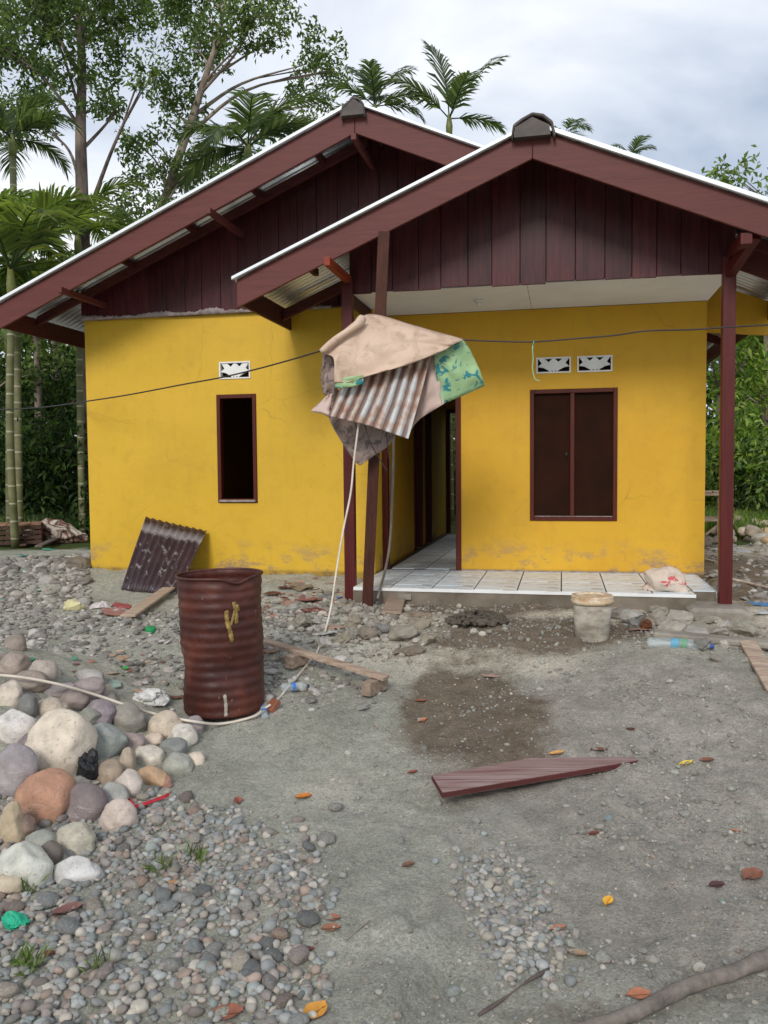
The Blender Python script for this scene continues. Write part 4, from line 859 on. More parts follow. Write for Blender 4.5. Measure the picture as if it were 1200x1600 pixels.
def dB(x, y, px, py): return np.exp(-(((px - (800 + (py - 1440) * .45)) / 62)**4 + ((py - 1440) / 92)**4))
P1 = field(9500, -2.2, .2, 1.9, 4.6, dA, 1)
sz = rng.lognormal(math.log(.034), .38, len(P1)).clip(.014, .085)
big = sz > .062
scatter('gravel', P1[~big], sz[~big], (.4, .75), 'grey river pebbles covering the ground in the lower left')
P2 = field(6000, 0.1, 1.5, 2.2, 3.8, dB, 2); sz2 = rng.lognormal(math.log(.03), .32, len(P2)).clip(.014, .055)
scatter('gravel', P2, sz2, (.4, .75), 'small patch of pale pebbles on the sand track in the lower middle', palette=pcol[[0, 1, 2, 7, 8, 9, 5, 3, 4]] * .95)
PS = [(rock_verts(2, 60 + q * 2.1, .15)) for q in range(8)]; PM = []
for V, F in PS:
    o = npmesh('pebble', V * np.array([.5, .38, .27]), F, M['stone'], smooth=True); PM.append(o.data); bpy.data.objects.remove(o)
def pebble(p, s, c, label, group=None):
    o = link('pebble', random.choice(PM)); o.location = (p[0], p[1], p[2] + s * .12); o.scale = (s,) * 3; o.rotation_euler = (random.gauss(0, .25), random.gauss(0, .2), random.uniform(0, 6.28)); o.color = c; tag(o, label, 'pebble', group); return o
for p, s_ in list(zip(P1[big], sz[big]))[:150]:
    c = pcol[random.randrange(12)] * random.uniform(.9, 1.25); pebble(p, s_ * 1.15, (*c, 1), 'larger grey or brown pebble lying among the lower left pebbles', 'larger pebbles of the lower left pebble ground')
# loose stones on the sand, picked out one by one
for px, py, w, c, lab in ((525, 1265, 30, (150, 146, 140), 'single grey rounded stone on the sand above the pebbles'), (625, 1315, 18, (150, 148, 142), 'angular small grey stone in the middle of the sand track'), (708, 1398, 16, (190, 185, 172), 'pale stone alone on the sand left of the pebble patch'),
    (950, 1280, 17, (150, 165, 165), 'small blue-green stone on the right sand'), (862, 1382, 20, (196, 190, 172), 'whitish stone at the top right of the pebble patch'), (940, 1500, 34, (168, 166, 156), 'flat pale grey stone right of the pebble patch'), (706, 1553, 30, (160, 165, 160), 'flat pale stone half sunk in the sand at the bottom'),
    (443, 1433, 20, (160, 160, 152), 'pale blue-grey stone beside the brown husk'), (1128, 1410, 13, (150, 165, 158), 'small green-grey stone at the right on the sand'), (1096, 1090, 14, (170, 165, 155), 'small pale stone on the right sand heap'), (545, 1178, 16, (205, 200, 188), 'pair of chalky white stones before the rubble, the right one')):
    p = G(px, py); pebble(p, w * p.y / FPX, srgb(*c), lab)
P3 = field(24000, -3, 3.4, 2, 8.2, lambda x, y, px, py: .06 + .5 * np.clip(fbm(x * 1.3 + 3, y * 1.3, 2, 12), 0, 1), 3); P3 = P3[(pile(P3[:, 0], P3[:, 1]) < .02)]
scatter('grit', P3, rng.lognormal(math.log(.013), .35, len(P3)).clip(.006, .035), (.4, .8), 'fine grit and chips strewn over the sandy ground', smooth=False, lod=0)
gcol = np.array([srgb(*c)[:3] for c in ((132, 132, 122), (142, 140, 130), (122, 119, 109), (150, 145, 134), (136, 128, 116))])
P6 = field(26000, -1.6, 4.2, 2.2, 8.0, lambda x, y, px, py: (.04 + .9 * np.clip(fbm(x * 1.6 + 13, y * 1.6, 3, 22) - .05, 0, 1) * (.5 + ss(.2, 2.2, x))) * (px > 520), 8); P6 = P6[(pile(P6[:, 0], P6[:, 1]) < .02)]
scatter('clods', P6, rng.lognormal(math.log(.018), .5, len(P6)).clip(.007, .06), (.4, .8), 'crumbled clods of grey sand on the yard', palette=gcol, smooth=False, lod=0, sink=.35)
def dM(x, y, px, py): return np.exp(-(((px - 560) / 130)**2 + ((py - 985) / 45)**2)**1.5) + .2 * np.exp(-((px - 1060) / 110)**2 - ((py - 985) / 22)**2)
P7 = field(9000, -1.6, 3.6, 5.0, 9.0, dM, 9)
scatter('rubble', P7, rng.lognormal(math.log(.04), .5, len(P7)).clip(.012, .13), (.4, .85), 'broken mortar rubble heaped between the post foot and the trestle and before the porch', palette=np.array([srgb(*c)[:3] for c in ((150, 142, 128), (134, 126, 114), (165, 158, 145), (120, 112, 100))]), smooth=False, sink=.3)
def dW(x, y, px, py): return (np.exp(-(((px - 480) / 75)**2 + ((py - 940) / 26)**2)) + .35 * np.exp(-(((px - 220) / 90)**2 + ((py - 1050) / 40)**2)))
P8 = field(2600, -2.6, .6, 5.0, 9.0, dW, 10)
scatter('wood_chips', P8, rng.lognormal(math.log(.05), .5, len(P8)).clip(.015, .16), (.1, .25), 'red and tan splinters of wood strewn over the rubble', palette=np.array([srgb(*c)[:3] for c in ((150, 96, 80), (176, 140, 116), (120, 66, 54), (160, 150, 138), (186, 150, 124))]), smooth=False, sink=.1)
# rubble ground at left
def dL(x, y, px, py): return ((px < 640) & (py > 836)) * np.clip((7.6 - y) / .5 + (px < 140) * 9, 0, 1) * np.clip((620 - px) / 160, 0, 1) * np.clip((1120 - py) / 40, 0, 1) * np.clip(.8 + .5 * fbm(x * 2, y * 2, 2, 2), .3, 1)
P4 = field(44000, -9.5, .6, 4.8, 15.0, dL, 4); P4 = P4[pile(P4[:, 0], P4[:, 1]) < .12]; print('rubble', len(P4))
sz4 = rng.lognormal(math.log(.05), .45, len(P4)).clip(.02, .16) * np.clip(P4[:, 1] / 8, .8, 1.3)
rubcol = np.array([srgb(*c)[:3] for c in ((134, 130, 122), (150, 144, 136), (116, 110, 104), (160, 152, 142), (124, 116, 108), (172, 166, 158), (104, 98, 90))])
scatter('rubble', P4, sz4, (.25, .7), 'broken grey stone rubble covering the ground left of the house', palette=rubcol, smooth=False)
def dR(x, y, px, py): return (px > 1090) * (py > 815) * (.35 + .5 * fbm(x, y, 2, 2))
P5 = field(3500, 3.5, 7.5, 7.2, 14, dR, 6); scatter('rubble', P5, rng.lognormal(math.log(.05), .5, len(P5)).clip(.02, .15), (.3, .7), 'grey stone rubble on the ground right of the house', palette=rubcol, smooth=False)
# ------------------------------------------------------------------ broken chunks, scraps
def chunk(px, py, w, h, c, label, cat='rubble piece', name='rubble_piece', mat='chunk', seed=0, flatk=1.0):
    p = G(px, py + h * .35); s = p.y / FPX; V, F = ICO[2][0].copy(), ICO[2][1]; rr = np.random.default_rng(int(px * 7 + py + seed))
    for q in range(9):
        d = rr.normal(size=3); d /= np.linalg.norm(d); hh = rr.uniform(.45, .7); V = V - np.maximum(V @ d - hh, 0)[:, None] * d[None]
    V = V * np.array([w * s * .62, w * s * .5, h * s * .62 * flatk]); V = V + .004 * rr.normal(size=V.shape)
    o = npmesh(name, V, F, M[mat], smooth=False); o.location = p + Vector((0, w * s * .2, h * s * .35)); o.color = srgb(*c); o.rotation_euler = (0, 0, rr.uniform(-.4, .4)); tag(o, label, cat); return o
for a in ((470, 975, 34, 24, (140, 132, 118), 'grey mortar lump beside the cable, left of the larger pair'), (538, 997, 40, 24, (150, 142, 126), 'flat block of broken mortar below the post foot'), (577, 990, 30, 24, (128, 118, 104), 'brown-grey mortar lump in the middle of the rubble'),
    (597, 983, 24, 20, (134, 130, 126), 'small grey lump beneath the sloping board'), (640, 1020, 44, 18, (124, 112, 98), 'flat brown lump at the right front of the rubble'), (553, 975, 40, 24, (150, 140, 122), 'rough mortar lump just behind the flat block'), (510, 1003, 34, 18, (170, 164, 154), 'whitish lump crossed by the white cable'),
    (668, 1000, 34, 22, (150, 140, 124), 'pale brown lump nearest to the wet mortar'), (625, 990, 50, 26, (150, 142, 128), 'broad sandy lump right of the sloping board foot'), (650, 975, 40, 22, (142, 132, 116), 'low lump behind the broad sandy lump'),
    (975, 962, 34, 20, (134, 126, 116), 'grey rubble stone directly right of the bucket'), (992, 978, 26, 18, (124, 122, 116), 'small blue-grey rubble stone near the blue scrap'), (1040, 975, 34, 20, (150, 142, 130), 'grey concrete piece left of the large tilted one'), (1065, 972, 46, 38, (160, 152, 140), 'large tilted concrete piece in the rubble row'),
    (1090, 982, 36, 26, (140, 132, 120), 'brown-grey concrete piece right of the tilted one'), (1105, 968, 34, 18, (146, 136, 122), 'flat piece of concrete against the post pad'), (1163, 984, 46, 30, (156, 150, 136), 'squared concrete lump rightmost in the rubble row'), (1135, 978, 20, 14, (180, 176, 168), 'small white lump between the concrete pieces'),
    (1003, 965, 20, 16, (120, 108, 96), 'small dark lump beside the brown block'), (1100, 1008, 34, 20, (120, 116, 110), 'dark round lump behind the big clear bottle'), (1028, 960, 40, 20, (152, 144, 132), 'rubble piece leaning on the porch slab'),
    (345, 965 - 0, 24, 12, (150, 140, 128), 'small lump behind the drum'), (112, 946, 36, 20, (205, 196, 150), 'pale yellow block lying on the rubble left of the house'), (118, 882, 46, 20, (128, 118, 104), 'long dark stone against the left corner of the house'),
    (157, 947, 34, 13, (205, 196, 192), 'white flat scrap next to the pale yellow block'), (162, 1012, 1, 1, (1, 1, 1), '')):
    if a[5]: chunk(*a)
for a in ((985, 968, 40, 24, (160, 156, 146), 'light grey slab leaning beside the bucket, upper one'), (1055, 985, 40, 22, (168, 160, 148), 'light broken slab in front of the large tilted concrete piece'), (1085, 992, 44, 22, (156, 150, 140), 'grey slab just behind the clear bottle neck'), (1128, 990, 40, 24, (150, 144, 132), 'grey slab left of the squared concrete lump')): chunk(*a)
chunk(1010, 978, 16, 22, (104, 64, 38), 'brown wooden block in the rubble right of the bucket', 'block', 'wood_block', 'timber')
def scrap(px, py, w, h, c, label, cat='scrap', name='scrap', th=.006, seed=0, rot=None, curl=.15):
    p = G(px, py, .008); s = p.y / FPX; rr = random.Random(int(px * 3 + py)); k = 9; rx = w * s / 2; ry = min(h * s * 2.2, w * s) / 2
    V = [(0, 0, 0)]; m_ = 10
    for q in range(m_): a = 2 * pi * q / m_; f_ = rr.uniform(.7, 1.1); V.append((rx * f_ * cos(a), ry * f_ * sin(a), curl * rx * rr.uniform(-.3, 1)))
    for q in range(m_): V.append((V[1 + q][0] * .5, V[1 + q][1] * .5, curl * rx * rr.uniform(0, .8)))
    F = [(0, m_ + 1 + q, m_ + 1 + (q + 1) % m_) for q in range(m_)]; F4 = [(1 + q, 1 + (q + 1) % m_, m_ + 1 + (q + 1) % m_, m_ + 1 + q) for q in range(m_)]
    me = bpy.data.meshes.new(name); me.from_pydata(V, [], F + F4); me.materials.append(M['scrap']); o = link(name, me); o.location = p + Vector((0, 0, .006)); g_ = sum(c) / 3; o.color = srgb(*[(v * .75 + g_ * .25) * .9 for v in c])
    o.rotation_euler = (rr.uniform(-.1, .25), rr.uniform(-.1, .1), rr.uniform(-.5, .5)); sm = o.modifiers.new('s', 'SOLIDIFY'); sm.thickness = th; tag(o, label, cat); return o
for a in ((480, 937, 42, 18, (170, 92, 84), 'red-pink wood offcut in the middle of the rubble under the post'), (450, 918, 34, 13, (120, 60, 48), 'dark red splinter of wood, furthest back beside the left wall'), (425, 928, 30, 12, (112, 62, 50), 'dark red offcut close to the drum rim'),
    (468, 918, 50, 16, (150, 128, 106), 'flat tan slab behind the red offcuts'), (552, 929, 50, 16, (186, 150, 124), 'pale pinkish board offcut between the two posts'), (485, 955, 46, 11, (132, 66, 54), 'dark red strip of wood lying flat in the rubble'), (505, 958, 24, 9, (170, 70, 62), 'bright red chip beside the cable'),
    (537, 946, 28, 8, (186, 134, 96), 'orange wood chip by the post foot'), (524, 981, 30, 12, (196, 150, 128), 'peach coloured chip right of the cable'), (422, 1018, 26, 14, (186, 132, 106), 'peach coloured offcut touching the drum'), (590, 912, 36, 20, (205, 155, 148), 'pink paper scrap at the porch corner'),
    (505, 934, 20, 14, (130, 142, 150), 'blue-grey plastic cup piece in the rubble'), (528, 934, 14, 9, (70, 120, 190), 'small blue plastic scrap by the left porch post'), (470, 978, 20, 12, (215, 215, 210), 'white plastic scrap left of the cable'), (513, 990, 36, 24, (196, 194, 186), 'crumpled whitish bag under the cable'),
    (177, 957, 52, 13, (176, 112, 96), 'long pale red board offcut left of the drum'), (190, 948, 50, 9, (176, 62, 58), 'bright red painted offcut next to the short brown board'), (1000, 985, 40, 9, (180, 110, 96), 'pink strip in the rubble right of the bucket'),
    (997, 966, 14, 8, (60, 140, 180), 'blue scrap in the rubble right of the bucket'), (74, 859, 22, 8, (60, 190, 160), 'turquoise scrap, furthest one left of the house'), (34, 868, 20, 12, (60, 160, 150), 'torn teal plastic near the palm foot'), (74, 882, 13, 7, (40, 190, 140), 'small turquoise scrap between the farther scraps'),
    (40, 892, 17, 10, (60, 195, 165), 'turquoise square scrap nearest the left edge'), (60, 924, 9, 5, (40, 150, 110), 'tiny green scrap on the left rubble'), (48, 1031, 15, 9, (50, 160, 110), 'green scrap behind the heap top'), (178, 1070, 30, 12, (150, 180, 160), 'pale green plastic piece right of the heap'),
    (116, 1030, 18, 7, (90, 170, 130), 'light green scrap in the middle of the rubble'), (196, 1044, 12, 7, (60, 190, 80), 'bright green chip near the white rag'), (3, 938, 14, 7, (50, 170, 160), 'turquoise scrap cut by the left picture edge'), (145, 1012, 30, 9, (205, 205, 200), 'white broken plate piece on the rubble'),
    (190, 1030, 26, 12, (190, 150, 110), 'orange-brown chip on the rubble left of the drum'), (280, 1090, 40, 9, (130, 82, 60), 'brown stick-like offcut touching the left side of the drum'), (16, 1437, 1, 1, (1, 1, 1), ''),
    (1035, 1002, 1, 1, (1, 1, 1), ''), (768, 1057, 34, 7, (190, 150, 130), 'pale pinkish strip on the sand below the wet mortar'), (1190, 945, 40, 18, (70, 140, 205), 'bright blue plastic rag at the right edge'), (1192, 958, 26, 8, (200, 205, 205), 'white scrap below the blue rag'),
    (1085, 865, 40, 8, (205, 205, 205), 'white scrap on the ground behind the right post'), (1160, 862, 34, 8, (190, 190, 190), 'pale scrap on the dark ground right of the post')):
    if a[5]: scrap(*a)
def crumple(px, py, w, h, c, label, cat, seed=1):
    p = G(px, py + h * .3); s = p.y / FPX; V, F = rock_verts(3, seed, .35); V = V + .16 * np.stack([n3(V * 3, 1, q) for q in (1, 4, 7)], -1)
    o = npmesh('plastic_bag', V * np.array([w * s / 2, w * s * .35, h * s / 2]), F, M['scrap'], smooth=False); o.location = p + Vector((0, 0, h * s * .25)); o.color = srgb(*c); tag(o, label, cat)
crumple(236, 1088, 50, 30, (208, 206, 200), 'crumpled white plastic rag between the stone heap and the drum', 'plastic bag', 3.2)
crumple(20, 1440, 34, 32, (30, 170, 130), 'crumpled shiny turquoise wrapper among the pebbles at the left edge', 'wrapper', 5.2)
crumple(340, 330 + 0 * 1, 0.01, 0.01, (1, 1, 1), 'x', 'x') if False else None
# small green bottle cap piece, chips
p = G(235, 989); o = MB().tube([(0, 0, 0), (0, 0, .05)], [.045, .045], 14).build('bottle_cap', M['scrap'], None, True, bevel=.006); o.location = p; o.rotation_euler = (.2, .1, 0); o.color = srgb(30, 140, 80); tag(o, 'round green plastic lid on the rubble left of the drum', 'lid')
# bottles
def bottle(a, b_, r, label, band, capc, band2=None):
    P, Q = G(*a, r), G(*b_, r); L = (Q - P).length; root = empty('plastic_bottle', P); root.rotation_euler = (Q - P).to_track_quat('X', 'Z').to_euler(); tag(root, label, 'bottle')
    def lx(prof, name, mat, col=None, n=18):
        V = []; k_ = len(prof)
        for i_ in range(n):
            an = 2 * pi * i_ / n
            for rr_, x in prof: V.append((x, rr_ * cos(an), rr_ * sin(an)))
        F = [(i_ * k_ + j, ((i_ + 1) % n) * k_ + j, ((i_ + 1) % n) * k_ + j + 1, i_ * k_ + j + 1) for i_ in range(n) for j in range(k_ - 1)]
        o = npmesh(name, V, F, M[mat], root, smooth=True)
        if col: o.color = srgb(*col)
        return o
    prof = [(0.001, 0), (r * .8, 0)] + [(r * (1 - .05 * (q % 2)), L * (.05 + .68 * q / 12)) for q in range(13)] + [(r * .8, L * .82), (r * .35, L * .93), (r * .33, L * .95)]
    o = lx(prof, 'body', 'plastic')
    lx([(r * 1.01, L * .36), (r * 1.015, L * .37), (r * 1.015, L * .47), (r * 1.01, L * .48)], 'label_band', 'scrap', band)
    if band2: lx([(r * 1.01, L * .50), (r * 1.015, L * .51), (r * 1.015, L * .60), (r * 1.01, L * .61)], 'label_band', 'scrap', band2)
    lx([(r * .38, L * .94), (r * .38, L), (.001, L)], 'cap', 'scrap', capc)
bottle((1012, 1004), (1116, 1010), .042, 'large clear water bottle with blue and green band lying before the porch', (90, 150, 175), (60, 80, 140), (110, 155, 125))
bottle((440, 1075), (482, 1072), .032, 'small clear bottle with blue label lying right of the drum', (60, 120, 200), (40, 50, 90))
bottle((414, 1120), (411, 1102), .022, 'tiny bright blue bottle at the right foot of the drum', (40, 120, 200), (40, 120, 200))
o = MB().bar(G(420, 1112, .0), G(432, 1094, .05), .07, .035).build('wood_block', M['scrap'], None, bevel=.003, recenter=True); o.color = srgb(140, 84, 62); tag(o, 'small orange-brown block at the right foot of the drum, by the cable end', 'block')
# red strip over the stones
P = lay([(190, 1241), (200, 1249), (210, 1262), (230, 1256), (265, 1243)], .02); b = MB()
for k_, p in enumerate(P):
    b.v += [tuple(p + Vector((0, -.012, 0))), tuple(p + Vector((0, .012, .01)))]
    if k_: q = 2 * k_; b.f.append((q - 2, q - 1, q + 1, q))
o = b.build('ribbon', M['scrap'], None, recenter=True); o.color = srgb(175, 30, 42); m = o.modifiers.new('s', 'SOLIDIFY'); m.thickness = .002; tag(o, 'red plastic ribbon lying at the front right foot of the stone heap', 'ribbon')
# ------------------------------------------------------------------ fallen leaves
def leaf(px, py, w, h, c, label, rot=0, curl=.35):
    p = G(px, py, .006); s = p.y / FPX; L = w * s / 2; Wd = min(h * s * 1.5, w * s * .7) / 2; V = []; n = 9; r_ = random.Random(int(px + py))
    for i_ in range(n):
        t_ = i_ / (n - 1); ww = Wd * sin(pi * min(max(t_, .03), .97))**.7; x = L * (2 * t_ - 1)
        for j in (-1, -.5, 0, .5, 1): V.append((x, ww * j, curl * Wd * (abs(j)**1.5) + .15 * L * t_ * t_ + .04 * L * r_.uniform(-1, 1)))
    F = [(i_ * 5 + j, (i_ + 1) * 5 + j, (i_ + 1) * 5 + j + 1, i_ * 5 + j + 1) for i_ in range(n - 1) for j in range(4)]
    o = npmesh('leaf', V, F, M['leafdry'], smooth=True); o.location = p; o.rotation_euler = (r_.uniform(-.1, .15), r_.uniform(-.1, .1), rot); o.color = srgb(*c)
    MB().tube([(-L * 1.2, 0, .0), (-L, 0, .002), (0, 0, .002 + .02 * L), (L * .9, 0, .13 * L)], .0012 + .004 * L, 5).build('midrib', M['leafdry'], o, True).color = srgb(*[int(v * .75) for v in c])
    tag(o, label, 'leaf'); return o
for a in ((474, 1246, 26, 16, (196, 118, 40), 'bright orange leaf on the sand left of centre', .1), (372, 1252, 20, 20, (140, 78, 62), 'brown-red leaf on the sand right of the stone heap', 1.9), (492, 1584, 50, 30, (200, 140, 50), 'curled yellow-brown leaf at the bottom edge', .8), (355, 1586, 52, 24, (140, 84, 62), 'wide brown leaf at the bottom edge among the pebbles', .0),
    (950, 1409, 24, 24, (232, 172, 50), 'bright yellow leaf on the sand right of the pebble patch', 1.0), (998, 1556, 38, 22, (176, 112, 80), 'orange-brown leaf above the pole in the lower right', .1), (1175, 1370, 44, 22, (130, 82, 60), 'curled brown leaf at the right edge', .6), (1120, 1384, 26, 14, (80, 48, 46), 'small dark maroon leaf left of the curled brown one', .1),
    (518, 1436, 28, 20, (150, 102, 76), 'upper half of the brown husk pair at the pebble edge', .0), (517, 1452, 30, 24, (146, 98, 72), 'lower half of the brown husk pair at the pebble edge', .1), (480, 1487, 24, 14, (100, 52, 40), 'dark red-brown leaf among the pebbles', .4), (872, 1452, 26, 16, (166, 112, 84), 'pale brown leaf on the small pebble patch', .2),
    (902, 1492, 32, 24, (158, 132, 104), 'torn tan leaf at the lower right of the pebble patch', -.5), (928, 1303, 18, 12, (124, 62, 48), 'dark red leaf on the sand below the plum plank', .3), (936, 1173, 26, 11, (110, 72, 54), 'brown leaf touching the tip of the plum plank', -.2), (1072, 1194, 24, 10, (226, 196, 60), 'yellow leaf on the sand right of the plum plank', .2),
    (1104, 1189, 22, 10, (124, 80, 60), 'brown leaf right of the yellow one', -.3), (870, 1178, 24, 9, (206, 152, 86), 'orange-tan leaf behind the plum plank', 0), (658, 1096, 16, 11, (160, 86, 62), 'brown-red leaf on the edge of the brown wet patch', .2), (660, 1126, 16, 10, (186, 124, 84), 'orange leaf fragment on the brown wet patch', .6),
    (985, 1140, 14, 10, (96, 54, 42), 'dark brown leaf on the right sand heap slope', -.6), (1150, 1299, 14, 10, (186, 110, 72), 'orange chip leaf on the right sand', -.3), (645, 1207, 16, 7, (140, 74, 58), 'tiny red-brown leaf left of the plum plank', .2), (270, 1382, 22, 16, (192, 128, 66), 'orange-brown leaf upright among the lower left pebbles', 1.2),
    (638, 1352, 20, 10, (120, 84, 66), 'small dark leaf in the middle of the sand track', .3), (75, 1492, 22, 14, (110, 52, 34), 'dark red leaf among pebbles near the small grass tuft', .1), (105, 1425, 46, 24, (118, 78, 70), 'old maroon leaf lying flat on the pebbles at the left', .5)):
    leaf(*a)
# ------------------------------------------------------------------ foliage machinery
def leafmesh(C3, size, col, name, parent=None, up=.35, asp=.42, seed=1, dirs=None):
    n = len(C3); rr = np.random.default_rng(seed); d = rr.normal(size=(n, 3)) if dirs is None else dirs + .5 * rr.normal(size=(n, 3)); d[:, 2] -= .25; d /= np.linalg.norm(d, axis=1)[:, None]
    nn = rr.normal(size=(n, 3)); nn[:, 2] += up * 3; s = np.cross(d, nn); s /= np.linalg.norm(s, axis=1)[:, None] + 1e-9; nrm = np.cross(s, d)
    L = (size * rr.uniform(.7, 1.3, n))[:, None]; w = L * asp
    V = np.stack([C3, C3 + d * L * .5 + s * w * .5 + nrm * L * .08, C3 + d * L - nrm * L * .12, C3 + d * L * .5 - s * w * .5 + nrm * L * .08], 1).reshape(-1, 3)
    F = np.arange(4 * n).reshape(n, 4); c = col[rr.integers(0, len(col), n)] * rr.uniform(.6, 1.45, n)[:, None]
    return npmesh(name, V, F, M['leaf'], parent, col=np.repeat(c, 4, 0), smooth=False)
LG = lambda *cs: np.array([srgb(*c)[:3] for c in cs])
dark = LG((84, 102, 72), (96, 114, 80), (74, 92, 66), (110, 126, 90)); mid = LG((104, 122, 76), (118, 136, 84), (92, 110, 68), (130, 146, 94)); light = LG((120, 146, 66), (138, 160, 80), (104, 132, 58), (90, 120, 52), (150, 165, 90))
dk2 = LG((48, 66, 38), (58, 78, 44), (40, 56, 32), (70, 90, 50), (84, 108, 58))
def clumps(cs, per, sub=9, seed=0):
    rr = np.random.default_rng(seed); out_ = []
    for (c, r_) in cs:
        k = max(3, int(sub)); m_ = max(6, int(per * r_ * r_)); sc_ = rr.normal(size=(k, 3)); sc_ /= np.linalg.norm(sc_, axis=1)[:, None]; sc_ = np.array(c)[None] + sc_ * r_ * (rr.uniform(.2, 1, k)**.6)[:, None] * np.array([1, 1, .75])
        q = rr.integers(0, k, m_); out_.append(sc_[q] + rr.normal(size=(m_, 3)) * r_ * (.22 if sub < 15 else .15))
    return np.concatenate(out_)
def tree(name, base, trunkpts, rads, cs, per, lsize, cols, label, group=None, bark='bark', seed=0, limbs=True, lr=.04, sub=9):
    root = empty(name, base); inv_ = Matrix.Translation(-Vector(base)); TP = catmull(trunkpts, 5); nR = len(TP); R_ = np.interp(np.linspace(0, 1, nR), np.linspace(0, 1, len(rads)), rads)
    tr = MB().tube(TP, list(R_), 10); rr = random.Random(seed)
    o = tr.build('trunk', M[bark], None, True); o.parent = root; o.matrix_parent_inverse = inv_
    if limbs:
        for c, r_ in cs:
            b = MB(); c = Vector(c); best = min(TP, key=lambda p: (p - c).length + max(0, p.z - c.z + .75 * (c - p).length) * 2.0); L = (c - best).length
            if L < .15 or (sub > 15 and rr.random() < .5): continue
            mid_ = best.lerp(c, .5) + Vector((rr.uniform(-.1, .1) * L, rr.uniform(-.1, .1) * L, .08 * L)); pts = catmull([best, mid_, c], 5); b.tube(pts, [lr * (1 - .75 * k_ / (len(pts) - 1)) * min(1.3, .5 + L / 4) for k_ in range(len(pts))], 6)
            for q in range(3): e_ = c + Vector([rr.uniform(-1, 1) * r_ * .8 for _ in range(3)]); b.tube([pts[6], c.lerp(e_, .5) + Vector((0, 0, .05)), e_], [lr * .35, lr * .25, .006], 4)
            o = b.build('limb', M[bark], None, True); o.parent = root; o.matrix_parent_inverse = inv_
    P = clumps(cs, per, sub, seed); o = leafmesh(P, lsize, cols, 'crown', None, seed=seed); o.parent = root; o.matrix_parent_inverse = inv_
    tag(root, label, 'tree', group); return root
def cl(lst, Y0, jit=1.2, seed=0):
    rr = random.Random(seed); o = []
    for px, py, r_ in lst: Yq = Y0 + rr.uniform(-jit, jit); o.append((tuple(atY(px, py, Yq)), r_ * Yq / FPX))
    return o
# tall tree 1 (trunk near x=130)
Y1 = 17.0; bt = G(150, 838); bt = Vector((atY(130, 700, Y1).x, Y1, H(-6, Y1) - .1))
c1 = cl([(40, 40, 62), (110, 30, 55), (30, 110, 58), (95, 95, 50), (170, 25, 50), (175, 75, 40), (-20, 30, 70), (-40, 130, 70), (20, 180, 40), (60, 165, 34), (165, 120, 36), (150, 160, 32), (205, 20, 46), (90, -50, 90), (190, -40, 80), (-30, -60, 90), (20, 215, 28), (72, 200, 24), (180, 170, 26), (225, 130, 24), (70, 20, 50), (5, 75, 45)], Y1, 1.3, 1)
tree('tall_tree', bt, [bt, atY(132, 480, Y1), atY(128, 300, Y1), atY(126, 200, Y1), atY(128, 100, Y1), atY(122, -20, Y1), atY(130, -150, Y1)], [.16, .14, .125, .105, .085, .06, .03], c1, 1350, .125, np.concatenate([dark, mid]), 'tall leafy tree with straight dark trunk, leftmost behind the house roof', seed=1, lr=.042, sub=20)
Y2 = 18.5; b2 = Vector((atY(225, 700, Y2).x, Y2, H(-5, Y2) - .1))
c2 = cl([(300, 20, 56), (250, 15, 44), (350, 30, 50), (400, 15, 45), (440, 20, 36), (300, 75, 42), (345, 85, 34), (390, 60, 34), (285, 130, 40), (255, 150, 36), (300, 170, 28), (270, 200, 24), (430, 60, 26), (500, 70, 36), (515, 110, 34), (480, 100, 28), (470, 145, 30), (500, 160, 24), (440, 190, 34), (480, 200, 26), (405, 215, 22), (445, 235, 22), (205, 240, 30), (250, 255, 32), (300, 255, 34), (220, 290, 34), (280, 300, 36), (330, 290, 32), (190, 320, 34), (240, 335, 34), (300, 330, 26), (320, 240, 24), (230, 215, 22), (360, -50, 90), (270, -60, 70), (450, -40, 60), (240, 100, 30), (200, 215, 20), (175, 350, 30), (215, 370, 30), (345, 262, 22)], Y2, 1.3, 2)
tree('tall_tree', b2, [b2, atY(232, 420, Y2), atY(262, 300, Y2), atY(290, 215, Y2), atY(318, 130, Y2), atY(345, 40, Y2), atY(360, -80, Y2)], [.13, .115, .1, .085, .07, .05, .02], c2, 1250, .125, np.concatenate([mid, dark]), 'tall airy tree with pale slanting trunk between the dark trunk and the roof palms', seed=2, bark='palebark', lr=.036, sub=20)
